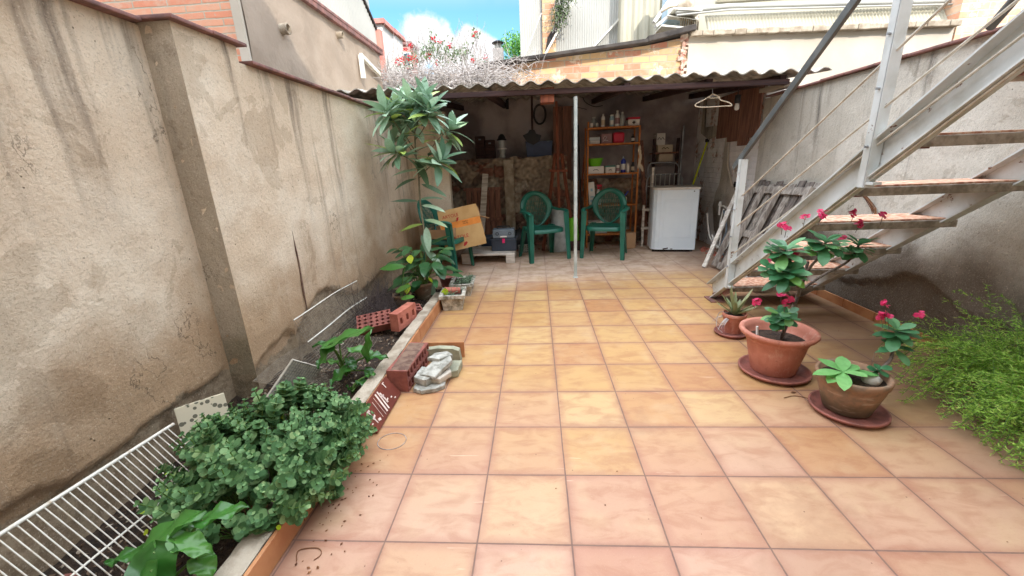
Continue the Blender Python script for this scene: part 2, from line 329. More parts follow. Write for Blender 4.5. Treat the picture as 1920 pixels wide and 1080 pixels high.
M['leaf_calla'] = leafm('arum leaf', [(0, (44, 92, 34)), (.5, (62, 116, 46)), (1, (96, 146, 66))], .28, .25, .5)
M['leaf_mint'] = leafm('velvety round leaf', [(0, (62, 98, 58)), (.5, (92, 130, 80)), (.85, (122, 156, 104)), (1, (150, 176, 120))], .6, .25, .25)
M['leaf_thorn'] = leafm('crown of thorns leaf', [(0, (50, 104, 66)), (.5, (74, 132, 88)), (.85, (104, 156, 108)), (1, (124, 178, 70))], .38, .25, .45)
M['leaf_fresh'] = leafm('fresh wide leaf', [(0, (104, 168, 92)), (1, (136, 196, 118))], .45, .3)
M['leaf_fern'] = leafm('fern needle', [(0, (100, 150, 48)), (.5, (152, 196, 76)), (.9, (192, 222, 110)), (1, (168, 150, 92))], .5, .35, .3)
M['leaf_far'] = leafm('far tree leaf', [(0, (70, 120, 60)), (.5, (104, 160, 70)), (1, (140, 186, 90))], .6, .3)
M['leaf_vine'] = leafm('vine leaf', [(0, (90, 112, 80)), (1, (134, 150, 110))], .6, .3)
M['leaf_succ'] = leafm('succulent leaf', [(0, (96, 124, 96)), (1, (132, 156, 126))], .5, .1)
M['aloe'] = leafm('aloe leaf', [(0, (118, 132, 92)), (1, (150, 150, 110))], .5, .1)
M['petal'] = leafm('crimson petal', [(0, (200, 40, 92)), (1, (226, 78, 124))], .55, .3, .2)
M['petal_red'] = leafm('red bract', [(0, (214, 40, 40)), (.5, (226, 60, 90)), (1, (236, 96, 60))], .6, .3, .2)
M['dead_leaf'] = leafm('dead leaf', [(0, (96, 60, 44)), (1, (146, 104, 72))], .8, .1, .2)
M['pebble'] = leafm('chips', [(0, (92, 72, 58)), (.5, (120, 98, 80)), (.85, (150, 134, 116)), (1, (184, 172, 156))], .9, 0, .2)

# ---------------------------------------------------------------- mesh helpers
class MB:
    def __init__(s): s.v = []; s.f = []; s.mi = []; s.mats = []; s.m = 0; s.sm = []
        
    def mat(s, m):
        m = M[m] if isinstance(m, str) else m
        if m not in s.mats: s.mats.append(m)
        s.m = s.mats.index(m); return s
    def add(s, vs, fs, smooth=False):
        b = len(s.v); s.v += [tuple(v) for v in vs]
        for f in fs: s.f.append([i+b for i in f]); s.mi.append(s.m); s.sm.append(smooth)
    def box(s, c, d, rot=None, bev=0):
        c = V(c); hx, hy, hz = d[0]/2, d[1]/2, d[2]/2
        if bev <= 0:
            vs = [V((x*hx, y*hy, z*hz)) for x in (-1, 1) for y in (-1, 1) for z in (-1, 1)]
            fs = [(0, 1, 3, 2), (4, 6, 7, 5), (0, 4, 5, 1), (2, 3, 7, 6), (0, 2, 6, 4), (1, 5, 7, 3)]
        else:
            bm = bmesh.new(); bmesh.ops.create_cube(bm, size=1); bmesh.ops.scale(bm, vec=d, verts=bm.verts)
            bmesh.ops.bevel(bm, geom=bm.edges[:], offset=bev, segments=2, affect='EDGES', profile=.6)
            bm.verts.index_update(); vs = [v.co.copy() for v in bm.verts]; fs = [[v.index for v in f.verts] for f in bm.faces]; bm.free()
        if rot is not None:
            m = rot if isinstance(rot, Matrix) else Matrix.Rotation(rot, 3, 'Z')
            vs = [m @ v for v in vs]
        s.add([v+c for v in vs], fs); return s
    def bar(s, a, b, w, h, up=(0, 0, 1), bev=0):        # box from a to b, w across, h along up
        a, b = V(a), V(b); d = (b-a); L = d.length; d.normalize(); up = V(up)
        x = d.cross(up)
        if x.length < 1e-4: x = d.cross(V((1, 0, 0)))
        x.normalize(); u = x.cross(d)
        m = Matrix((x, d, u)).transposed()
        return s.box((a+b)/2, (w, L, h), m, bev)
    def tube(s, pts, r, n=8, cap=True, smooth=True):
        pts = [V(p) for p in pts]; k = len(pts)
        rs = r if isinstance(r, (list, tuple)) else [r]*k
        ref = V((0, 0, 1)); vs = []; prev = None
        for i, p in enumerate(pts):
            d = (pts[min(i+1, k-1)]-pts[max(i-1, 0)])
            if d.length < 1e-9: d = V((0, 0, 1))
            d.normalize()
            if prev is None:
                x = d.cross(ref)
                if x.length < .05: x = d.cross(V((1, 0, 0)))
            else: x = prev - d*prev.dot(d)
            x.normalize(); prev = x; y = d.cross(x)
            for j in range(n):
                a = 2*math.pi*j/n; vs.append(p+(x*math.cos(a)+y*math.sin(a))*rs[i])
        fs = [(i*n+j, i*n+(j+1) % n, (i+1)*n+(j+1) % n, (i+1)*n+j) for i in range(k-1) for j in range(n)]
        s.add(vs, fs, smooth)
        if cap: s.add(vs[:n], [tuple(range(n))[::-1]]); s.add(vs[-n:], [tuple(range(n))])
        return s
    def lathe(s, prof, c=(0, 0, 0), n=32, smooth=True, sx=1, sy=1, m=None):   # prof: (r, z)
        c = V(c); vs = []
        for r, z in prof:
            for j in range(n):
                a = 2*math.pi*j/n; v = V((r*math.cos(a)*sx, r*math.sin(a)*sy, z))
                vs.append((m @ v if m else v)+c)
        fs = [(i*n+j, i*n+(j+1) % n, (i+1)*n+(j+1) % n, (i+1)*n+j) for i in range(len(prof)-1) for j in range(n)]
        s.add(vs, fs, smooth)
        if prof[0][0] > 1e-5: s.add(vs[:n], [tuple(range(n))[::-1]])
        if prof[-1][0] > 1e-5: s.add(vs[-n:], [tuple(range(n))])
        return s
    def prism(s, poly, z0, z1, m=None, c=(0, 0, 0)):    # poly in xy, extruded along z
        n = len(poly); c = V(c)
        vs = [V((x, y, z0)) for x, y in poly]+[V((x, y, z1)) for x, y in poly]
        if m: vs = [m @ v for v in vs]
        vs = [v+c for v in vs]
        s.add(vs, [tuple(range(n))[::-1], tuple(range(n, 2*n))]+[(i, (i+1) % n, n+(i+1) % n, n+i) for i in range(n)])
        return s
    def grid(s, fn, nu, nv, smooth=True):
        vs = [fn(i/nu, j/nv) for i in range(nu+1) for j in range(nv+1)]
        fs = [(i*(nv+1)+j, (i+1)*(nv+1)+j, (i+1)*(nv+1)+j+1, i*(nv+1)+j+1) for i in range(nu) for j in range(nv)]
        s.add(vs, fs, smooth); return s
    def leaf(s, base, d, nrm, L, W, bend=.3, fold=.25, n=5, tip=1.0, wave=0, pr=.85):
        base, d, nrm = V(base), V(d).normalized(), V(nrm)
        x = d.cross(nrm)
        if x.length < 1e-3: x = d.cross(V((.3, .8, .2)))
        x.normalize(); u = x.cross(d).normalized(); vs = []; p = base.copy(); dd = d.copy()
        for i in range(n+1):
            t = i/n; w = W*.5*(math.sin(math.pi*min(1, t**pr))**tip) if 0 < i < n else W*.01
            uu = x.cross(dd).normalized(); k = math.sin(t*9+wave*3)*wave*W
            vs += [p-x*w+uu*(fold*w+k), p, p+x*w+uu*(fold*w-k)]
            p = p+dd*(L/n); dd = (dd-uu*(bend/n)).normalized()
        fs = []
        for i in range(n):
            a = i*3; fs += [(a, a+1, a+4, a+3), (a+1, a+2, a+5, a+4)]
        s.add(vs, fs, True); return s
    def build(s, name, parent=None, mat=None, loc=None):
        me = bpy.data.meshes.new(name)
        if loc is not None:
            l = V(loc); s.v = [(x-l.x, y-l.y, z-l.z) for x, y, z in s.v]
        me.from_pydata(s.v, [], s.f)
        if mat: me.materials.append(M[mat] if isinstance(mat, str) else mat)
        else:
            for m in s.mats: me.materials.append(m)
            me.polygons.foreach_set('material_index', s.mi)
        me.polygons.foreach_set('use_smooth', s.sm)
        me.update()
        o = bpy.data.objects.new(name, me); col.objects.link(o)
        if loc is not None: o.location = loc
        adopt(o, parent)
        return o
def adopt(o, parent):      # keep world coordinates under an Empty that stands at the thing's base
    if not parent: return
    o.parent = parent
    if parent.type == 'EMPTY': o.matrix_parent_inverse = parent.matrix_basis.inverted()
def tag(o, label=None, cat=None, group=None, kind=None):
    if label: o['label'] = label
    if cat: o['category'] = cat
    if group: o['group'] = group
    if kind: o['kind'] = kind
    return o
def root(name, loc=(0, 0, 0), rz=0, label=None, cat=None, group=None):
    o = bpy.data.objects.new(name, None); col.objects.link(o); o.location = loc; o.rotation_euler = (0, 0, rz)
    o.empty_display_size = .1
    return tag(o, label, cat, group)
def copy_tree(o, parent=None):
    c = o.copy(); col.objects.link(c); c.parent = parent
    for ch in list(o.children): copy_tree(ch, c)
    return c
def text(s, size, mat, mw, name='lettering', parent=None, ext=.0008):
    cu = bpy.data.curves.new(name, 'FONT'); cu.body = s; cu.size = size; cu.extrude = ext; cu.align_x = 'CENTER'; cu.align_y = 'CENTER'
    tmp = bpy.data.objects.new(name, cu); col.objects.link(tmp); bpy.context.view_layer.update()
    me = bpy.data.meshes.new_from_object(tmp.evaluated_get(bpy.context.evaluated_depsgraph_get())); bpy.data.objects.remove(tmp)
    me.name = name; me.materials.clear(); me.materials.append(M[mat]); me.transform(mw)
    o = bpy.data.objects.new(name, me); col.objects.link(o)
    adopt(o, parent)
    return o
def rotm(x=0, y=0, z=0): return Matrix.Rotation(z, 3, 'Z') @ Matrix.Rotation(y, 3, 'Y') @ Matrix.Rotation(x, 3, 'X')
def U(a, b): return rnd.uniform(a, b)
def rdir(): 
    a = U(0, 2*math.pi); z = U(-1, 1); q = math.sqrt(1-z*z); return V((q*math.cos(a), q*math.sin(a), z))
# ================================================================ SETTING
mb = MB(); mb.add([(-30, -30, -.3), (30, -30, -.3), (30, 60, -.3), (-30, 60, -.3)], [(0, 1, 2, 3)])
tag(mb.build('ground', mat='soil'), kind='structure')
mb = MB(); mb.add([(-.40, -2.0, 0), (3.25, -2.0, 0), (3.25, 6.0, 0), (-.40, 6.0, 0)], [(0, 1, 2, 3)])
mb.add([(-1.05, 3.05, 0), (-.40, 3.05, 0), (-.40, 6.0, 0), (-1.05, 6.0, 0)], [(0, 1, 2, 3)])
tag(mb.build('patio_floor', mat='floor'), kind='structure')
# soil of the planting bed, lumpy
mb = MB()
def soilf(u, v):
    x = -1.32+u*.95; y = -1.9+v*4.9
    k = min(1, max(0, (y-.45)/.55)); return V((x, y, -.085+.115*k*k*(3-2*k)+.025*noise.noise(V((x*4, y*4, 0)))+.018*noise.noise(V((x*17, y*17, 3)))+.02*(1-u)))
mb.grid(soilf, 40, 180)
tag(mb.build('planting_soil', mat='soil'), kind='structure')
mb = MB(); mb.m = 0
for i in range(2600):
    x, y = U(-1.2, -.42), U(-.6, 2.95); s = U(.004, .016); p = V((x, y, soilf((x+1.32)/.95, (y+1.9)/4.9).z+s*.2))
    d = rdir(); a = d.orthogonal().normalized(); b = d.cross(a)
    mb.add([p+a*s, p+b*s*.7, p-a*s, p-b*s*.7, p+d*s*.35, p-d*s*.35], [(0, 1, 4), (1, 2, 4), (2, 3, 4), (3, 0, 4), (1, 0, 5), (2, 1, 5), (3, 2, 5), (0, 3, 5)])
tag(mb.build('bark_chips', mat='pebble'), 'brown bark chips and gravel scattered over the planting bed', 'gravel', kind='stuff')
mb = MB()
for i in range(120):
    if i < 60: x, y = U(-.30, -.12), U(-.25, .45)
    elif i < 90: x, y = U(2.2, 3.0), U(.6, 2.2)
    else: x, y = U(-.2, 2.4), U(-.3, 3.5)
    s = U(.003, .008) if i < 60 else U(.002, .005); p = V((x, y, .001+s*.3)); a = V((U(-1, 1), U(-1, 1), 0)).normalized(); b = V((-a.y, a.x, 0)); 
    mb.add([p+a*s, p+b*s*.6, p-a*s, p-b*s*.6, p+V((0, 0, s*.5))], [(0, 1, 4), (1, 2, 4), (2, 3, 4), (3, 0, 4)])
tag(mb.build('floor_crumbs', mat='dead_leaf'), 'dark crumbs of earth and leaf fallen on the tiles', 'debris', kind='stuff')

# ---------------------------------------------------------------- boundary walls
def coping(mb, a, b, w, z, t=.018, step=.30):      # tiles end to end along a line, overlapping look
    a, b = V(a), V(b); L = (b-a).length; d = (b-a)/L; n = max(1, round(L/step)); k = L/n
    for i in range(n):
        o = U(-.003, .003)
        mb.bar(a+d*(i*k+.002)+V((0, 0, z+o)), a+d*((i+1)*k-.002)+V((0, 0, z+o)), w+U(-.006, .006), t, bev=.005)
XL, XN, XR, ZW = -1.05, -1.20, 3.15, 1.86
wl = root('boundary_wall', (XL, 1, 0), 0, 'tall beige cement rendered wall with red clay coping along the planting bed', 'wall')
mb = MB()
def wallgrid(mb, x0, y0, y1, z1, th, nx=1):
    ny = int((y1-y0)/.025); nz = int((z1+.2)/.025)
    def fr(u, v):
        y = y0+u*(y1-y0); z = -.2+v*(z1+.2)
        k = min(1, min(u, 1-u)*30, min(v, 1-v)*30)
        # bulge out where the base coat has broken away near the ground
        e = .018*noise.noise(V((y*1.2, z*1.2, x0)))+.005*noise.noise(V((y*9, z*9, x0)))
        lip = .22+.2*math.exp(-((y-1.75)/.35)**2)+.09*noise.noise(V((y*2.2, 0, 7)))+.03*noise.noise(V((y*11, 0, 7)))
        if z < lip: e -= .03
        return V((x0+nx*(e*k), y, z))
    mb.grid(fr, ny, nz, True)
    b = [V((x0, y, z)) for y in (y0, y1) for z in (-.2, z1)]; c = [V((x0-nx*th, p.y, p.z)) for p in b]
    mb.add(b+c, [(4, 5, 7, 6), (0, 1, 5, 4), (2, 6, 7, 3), (1, 3, 7, 5), (0, 4, 6, 2)])
wallgrid(mb, XN, -2.0, .90, 1.93, .16)
mb.build('near_face', wl, 'render_left')
mb = MB(); wallgrid(mb, XL, .90, 1.32, 1.94, .34); mb.build('pier', wl, 'render_left')
mb = MB(); mb.grid(lambda u, v: V((XN+u*(XL-XN), .898-.004*noise.noise(V((u*3, v*30, 0)))-.003*noise.noise(V((u*30, v*90, 0))), -.2+v*2.14)), 8, 90)
mb.build('pier_side', wl, 'render_pier')
mb = MB(); wallgrid(mb, XL, 1.32, 4.4, ZW, .2); mb.build('far_face', wl, 'render_left')
mb = MB(); mb.tube([(XL+.0, 1.50, .95), (XL+.003, 1.505, .7), (XL+.003, 1.495, .5), (XL+.001, 1.5, .35)], [.002, .006, .007, .002], 6); mb.build('crack', wl, 'old_mortar')
mb = MB()
coping(mb, (XN-.07, -2.0, 0), (XN-.07, .87, 0), .24, 1.941)
coping(mb, (XL-.16, .865, 0), (XL-.16, 1.36, 0), .40, 1.951, step=.25)
coping(mb, (XL-.08, 1.37, 0), (XL-.08, 3.6, 0), .25, 1.871)
mb.build('coping', wl, 'coping')
mb = MB(); mb.box((-.82, 4.46, .97), (.50, .12, 1.94)); mb.box((-1.14, 4.42, 1.0), (.18, .06, 2.0))
tag(mb.build('end_wall', mat='render_left'), 'short rendered wall closing off the left end of the shed behind the tall plant', 'wall')

wr = root('boundary_wall', (XR, 1, 0), 0, 'grey rough rendered wall with red coping behind the outdoor stairs', 'wall')
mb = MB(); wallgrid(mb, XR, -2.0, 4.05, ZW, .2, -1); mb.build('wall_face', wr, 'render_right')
mb = MB(); coping(mb, (XR+.08, -2.0, 0), (XR+.08, 3.95, 0), .25, 1.872); mb.build('coping', wr, 'coping')
mb = MB()
y = -1.98
while y < 2.9: mb.box((XR-.016, y+.163, .036), (.012, .322, .072), bev=.002); y += .33
mb.build('skirting_tile', wr, 'kerb_tile')
mb = MB(); pts = [aX(x, y, XR-.012) for x, y in [(1600, 345), (1612, 355), (1628, 372), (1640, 392), (1646, 408)]]
for k in range(14):
    o = V((0, U(-.015, .015), U(-.01, .01))); mb.tube([p+o+V((-abs(U(0, .02)), U(-.008, .008), U(-.008, .008))) for p in pts], [.004, .004, .003, .0025, .001], 5)
for k in range(26): mb.leaf(pts[-1]+V((-.01, U(-.02, .02), U(-.03, .01))), V((U(-1, -.2), U(-1, 1), U(-1, .5))), V((0, 0, 1)), U(.02, .04), .012, .5)
tag(mb.build('dry_root', mat='dead_leaf'), 'withered reddish vine hanging from the grey wall above the stairs', 'dry vine')

# ---------------------------------------------------------------- kerb of the bed
kb = root('planter_kerb', (-.37, 1, 0), 0, 'low kerb faced with orange tiles and grey mortar top edging the planting bed', 'kerb')
mb = MB()
def capf(u, v):
    y = -1.9+v*4.55; x = -.44+u*.085
    return V((x, y, .104+.006*noise.noise(V((x*20, y*9, 1)))+.004*noise.noise(V((x*40, y*33, 1)))))
mb.grid(capf, 8, 260); mb.box((-.4, .375, -.05), (.08, 4.55, .292)); mb.build('mortar_cap', kb, 'kerb_cap')
mb = MB(); y = -1.9
while y < 2.62:
    L = min(.33, 2.65-y); mb.box((-.347, y+L/2, .05), (.014, L-.006, .10+U(-.004, .003)), rotm(0, R(U(-1.5, 1.5)), R(U(-.5, .5))), bev=.002); y += .33
mb.build('face_tile', kb, 'kerb_tile')

# ================================================================ SHED
sh = root('lean_to_shed', (1, 4.7, 0), 0, 'open lean-to shed with wavy fibre cement roof, dark soot-stained walls and rubble base', 'shed')
ROOFY0, ROOFY1 = 3.36, 6.3
def roofz(y): return 2.035+(y-ROOFY0)*.085
mb = MB(); NX = 420; x0, x1 = -1.62, 3.42
def rf(x, y, o):
    jag = .018*noise.noise(V((math.floor(x/.9)*3.3, 0, 0))) if y == ROOFY0 else 0
    yy = y + (.05*math.floor(((x-x0)/.95) % 2) + .02*noise.noise(V((x*5, 0, 0)))+jag*2 if y == ROOFY0 else 0)
    sag = .012*noise.noise(V((x*.8, 2, 0))) + .03*(x-.9)/5*-1
    return V((x, yy, roofz(y)+sag+.019*math.cos(2*math.pi*x/.177)+o+.006*(math.floor((x-x0)/.95) % 2)))
cols_ = []
vs = []
for i in range(NX+1):
    x = x0+(x1-x0)*i/NX; vs += [rf(x, ROOFY0, .004), rf(x, ROOFY1, .004), rf(x, ROOFY1, -.004), rf(x, ROOFY0, -.005)]
fs = []
for i in range(NX):
    a = i*4; b = a+4; fs += [(a, b, b+1, a+1), (a+3, a+2, b+2, b+3), (a, a+3, b+3, b), (a+1, b+1, b+2, a+2)]
mb.add(vs, fs); mb.build('corrugated_roof', sh, 'roof')
mb = MB(); mb.bar((-1.0, 3.45, 1.974), (3.05, 3.45, 1.934), .06, .05, bev=.006)
mb.build('front_beam', sh, 'wood_dark')
for X in (-.6, .1, 1.5, 2.3, 3.0):
    mb = MB(); mb.bar((X, 3.45, 1.965), (X, 6.1, 2.18), .06, .07, bev=.004); mb.build('rafter', sh, 'wood_dark')
mb = MB(); mb.bar((.70, 3.45, 1.93), (.70, 3.62, 1.93), .14, .14, bev=.006); mb.build('beam_block', sh, 'wood_red')
mb = MB(); mb.tube([(.993, 3.449, 0), (.985, 3.449, 1.9)], .019, 16); mb.lathe([(.03, 0), (.03, .006), (.021, .01)], (.993, 3.449, 0)); mb.build('steel_pole', sh, 'pole')
# upper back wall
mb = MB(); mb.grid(lambda u, v: V((-.95+u*4.2, 6.0+.03*noise.noise(V((u*9, v*6, 0)))+.01*noise.noise(V((u*40, v*30, 0))), v*2.27)), 90, 50)
mb.box((1.1, 6.14, 1.135), (4.6, .2, 2.27)); mb.build('back_wall', sh, 'render_shed')
mb = MB(); mb.box((-.9, 5.2, 1.03), (.1, 1.5, 2.06)); mb.build('side_wall', sh, 'render_shed')
# rubble base wall with separate stones
stones = [(U(-1, 2.3), U(-.05, 1.6), U(0, 1)) for _ in range(190)]
cellc = [rnd.choice([(158, 136, 118), (134, 114, 100), (182, 164, 142), (118, 94, 84), (150, 104, 86), (194, 182, 164)]) for _ in stones]
def rubble(name, X0, X1, Y, Z1, parent):
    nx, nz = int((X1-X0)/.018), int(Z1/.018); vs = []; cs = []
    for i in range(nx+1):
        for j in range(nz+1):
            x = X0+(X1-X0)*i/nx; z = Z1*j/nz
            jx = x+.03*noise.noise(V((x*14, z*14, 2))); jz = z+.03*noise.noise(V((x*14, z*14, 9)))
            d = sorted(((jx-a)**2*.6+(jz-b)**2*1.6, k) for k, (a, b, c) in enumerate(stones))[:2]
            g = math.sqrt(d[1][0])-math.sqrt(d[0][0]); k = d[0][1]; h = min(1, g/.035)
            yy = Y-.05*math.sqrt(h)*(.5+stones[k][2])-.012*noise.noise(V((x*30, z*30, 0)))
            zz = z+(.03*noise.noise(V((x*6, 0, 4))) if j == nz else 0)
            vs.append((x, yy, zz)); m = cellc[k] if h > .3 else (166, 150, 132)
            q = .85+.3*noise.noise(V((x*22, z*22, 5))); cs.append(tuple(min(255, a*q) for a in m))
    mb = MB(); fs = [(i*(nz+1)+j, (i+1)*(nz+1)+j, (i+1)*(nz+1)+j+1, i*(nz+1)+j+1) for i in range(nx) for j in range(nz)]
    mb.add(vs, fs, True); mb.box(((X0+X1)/2, Y+.26, Z1/2-.005), (X1-X0, .5, Z1-.02))
    o = mb.build(name, parent, 'rubble'); at = o.data.color_attributes.new('stone', 'FLOAT_COLOR', 'POINT')
    for i, c in enumerate(cs+[(128, 112, 98)]*8): at.data[i].color = lin(c)
    return o
n = NT('rubble stones'); a = n.n('ShaderNodeVertexColor', layer_name='stone'); p = n.pos(True)
cc = n.mix(n.math('MULTIPLY', n.step(n.noise(p, 9, 6, .7), .5, .7), .5), a.outputs[0], (160, 144, 126))
M['rubble'] = n.fin(cc, .95, n.bump(n.noise(p, 40, 5, .7), .8, .015), 0, .15)
rubble('rubble_base', -.85, 1.05, 5.5, 1.37, sh); rubble('rubble_base', 1.05, 2.35, 5.62, 1.0, sh)
mb = MB(); a, b = aY(944, 300, 5.38), aY(962, 300, 5.38)
mb.grid(lambda u, v: V((a.x+(b.x-a.x)*u, 5.36+.012*noise.noise(V((u*3, v*14, 1))), v*a.z)), 6, 60); mb.box(((a.x+b.x)/2, 5.43, a.z/2), (b.x-a.x, .12, a.z-.01))
mb.build('concrete_pillar', sh, 'kerb_cap')
a, b = aY(1036, 170, 5.8), aY(1072, 170, 5.8)
mb = MB(); w = (b.x-a.x)/2
for i in range(2): mb.box((a.x+w*(i+.5), 5.78+.01*i, 1.05), (w-.008, .03, 2.1), bev=.003)
mb.build('upright_board', sh, 'wood_brown')
# right side wall inside the shed: whitewashed brick, plaster scar and dark boards near the roof
mb = MB(); mb.grid(lambda u, v: V((XR+.0-.012*noise.noise(V((u*20, v*14, 0))), 4.05+u*2.0, v*2.1)), 60, 60); mb.box((XR+.12, 5.05, 1.05), (.2, 2.0, 2.1))
mb.build('brick_side_wall', sh, 'brick_side')
mb = MB()
def scar(pts, th=.02):
    P = [aX(x, y, XR) for x, y in pts]; c = V((0, sum(p.y for p in P)/len(P), sum(p.z for p in P)/len(P)))
    vs = [V((XR-.012, p.y, p.z)) for p in P]+[V((XR-.012-th, c.y+(p.y-c.y)*.9, c.z+(p.z-c.z)*.9)) for p in P]
    n = len(P); mb.add(vs, [tuple(range(n, 2*n))]+[(i, (i+1) % n, n+(i+1) % n, n+i) for i in range(n)], False)
scar([(1345, 360), (1352, 345), (1358, 310), (1362, 270), (1372, 205), (1378, 205), (1370, 270), (1368, 310), (1378, 350), (1390, 365), (1388, 430), (1372, 470), (1350, 468), (1340, 430), (1338, 390)])
scar([(1316, 250), (1322, 180), (1328, 180), (1324, 240), (1356, 235), (1358, 250), (1330, 262)], .015)
mb.build('plaster_scar', sh, 'render_right')
mb = MB()
for i, (y0, y1, z0) in enumerate([(4.03, 4.24, 1.46), (4.245, 4.5, 1.38), (4.505, 4.8, 1.44), (4.805, 5.15, 1.5)]):
    mb.box((XR-.035, (y0+y1)/2, (z0+2.03)/2), (.022, y1-y0-.006, 2.03-z0), bev=.002)
mb.build('dark_side_board', sh, 'wood_brown')
mb = MB(); a = aY(842, 330, 5.3); mb.tube([(a.x-.02, 5.3, 1.95), (a.x-.03, 5.3, 1.0), (a.x+.03, 5.28, .3), (a.x+.03, 5.28, 0)], .035, 14); 
for z in (.5, .9, 1.3): mb.lathe([(.036, 0), (.042, .005), (.042, .03), (.036, .035)], (a.x-.01, 5.295, z))
mb.build('drain_pipe', sh, 'black')
# lime debris under the right eave
mb = MB(); mb.bar((3.16, 3.6, 1.93), (3.16, 4.1, 1.95), .12, .05, bev=.01); mb.build('lime_fillet', sh, 'cream_wall')

# ================================================================ HOUSE BEHIND THE CAMERA (throws the yard into shade)
hs = root('house', (1, -2.2, 0), 0, 'plain rendered house standing behind the viewer at the foot of the stairs', 'house')
mb = MB(); mb.box((4.4, -2.25, 3.15), (17, .4, 6.3)); mb.build('wall', hs, 'house')
mb = MB(); mb.box((.6, -2.03, 1.05), (.9, .06, 2.1), bev=.01); mb.build('door', hs, 'wood_brown')
mb = MB(); mb.box((.6, -2.03, 4.0), (1.2, .06, 1.2), bev=.01); mb.build('window', hs, 'glass_dark')

# ================================================================ STAIRS
st = root('outdoor_staircase', (2.6, 2.5, 0), 0, 'white steel staircase with terracotta treads rising along the right wall', 'staircase')
SL = .716; SD = V((0, -1, SL)).normalized(); SN = V((0, SL, 1)).normalized()   # up the slope / normal
def onstr(x, y, off=0): return V((x, y, .03+(2.56-y)*SL))+SN*off
Y_TOP = -1.35
for X, s in ((2.2, -1), (2.97, -1)):
    mb = MB(); a, b = onstr(X, 2.60, .065), onstr(X, Y_TOP, .065)
    mb.bar(a+SN*.01, b+SN*.01, .008, .15, SN)                                   # web
    mb.bar(onstr(X+s*.028, 2.60, .004), onstr(X+s*.028, Y_TOP, .004), .048, .008, SN)      # lower flange
    mb.bar(onstr(X+s*.028, 2.60, .146), onstr(X+s*.028, Y_TOP, .146), .048, .008, SN)      # upper flange
    mb.build('stringer', st, 'stair_steel')
for k in range(10):
    z = .17+.228*k; yb = 1.44-(z-.85)/SL; 
    if k == 0: yb -= .0
    mb = MB(); mb.box((2.62, yb+.14, z-.022), (.80, .28, .044), bev=.004)
    t = mb.build('tread', st, 'tread_edge')
    mb = MB(); mb.box((2.62, yb+.14, z+.005), (.775, .255, .009), bev=.002); mb.build('tread_tile', t, 'tread')
    for X in (2.235, 2.955):
        mb = MB(); mb.bar((X, yb+.05, z-.045), (X, yb+.24, z-.045), .035, .012); mb.build('bracket', t, 'coping')
PT = [(2.27, .20, 1.235), (1.02, 1.09, 2.14)]
for py, z0, z1 in PT:
    mb = MB(); X = 2.165; mb.box((X, py, (z0+z1)/2), (.05, .006, z1-z0)); mb.box((X-.022, py+.022, (z0+z1)/2), (.006, .044, z1-z0)); 
    mb.bar((X, py-.05, z0+.02), (X, py+.06, z0+.02), .04, .012)
    mb.build('post', st, 'stair_steel')
    mb = MB()
    for f_ in (.18, .42, .63): mb.tube([(X-.04, py+.02, z0+(z1-z0)*f_), (X+.03, py+.02, z0+(z1-z0)*f_)], .006, 8)
    mb.build('bolt', st, 'chrome')
a, b = V((2.16, 2.42, 1.17)), V((2.16, -1.2, 1.17+3.62*.74))
mb = MB(); mb.bar(a, b, .022, .05, SN, bev=.004); mb.build('handrail', st, 'rail_grey')
c0 = [aX(*q, 2.165) for q in [(1394, 365), (1384, 421.5), (1374.5, 475.6)]]; c1 = [aX(*q, 2.165) for q in [(1701, 75.6), (1674.4, 188.3), (1650, 268)]]
for p, q in zip(c0, c1):
    d = (q-p)/(q.y-p.y)*-1; mb = MB(); mb.tube([p-d*.02, p+d*3.4], .0055, 8); mb.build('guard_rod', st, 'cable')
mb = MB(); mb.tube([aX(1388, 520, 2.165), aX(1388, 520, 2.165)+V((0, -1, SL))*3.2], .0055, 8); mb.build('guard_rod', st, 'cable')
mb = MB(); mb.box((2.2, 2.56, .006), (.16, .16, .012)); mb.bar((2.2, 2.64, .015), (2.2, 2.34, .16), .012, .05); mb.build('foot_plate', st, 'coping')
# dark pipe end above the right wall
mb = MB(); a, b = aX(1858, 50, 3.05), aX(1935, -40, 2.9); mb.tube([a, b], .022, 14)
tag(mb.build('pipe_rail', mat='rail_grey'), 'short end of a dark grey pipe over the coping at the upper right', 'pipe')
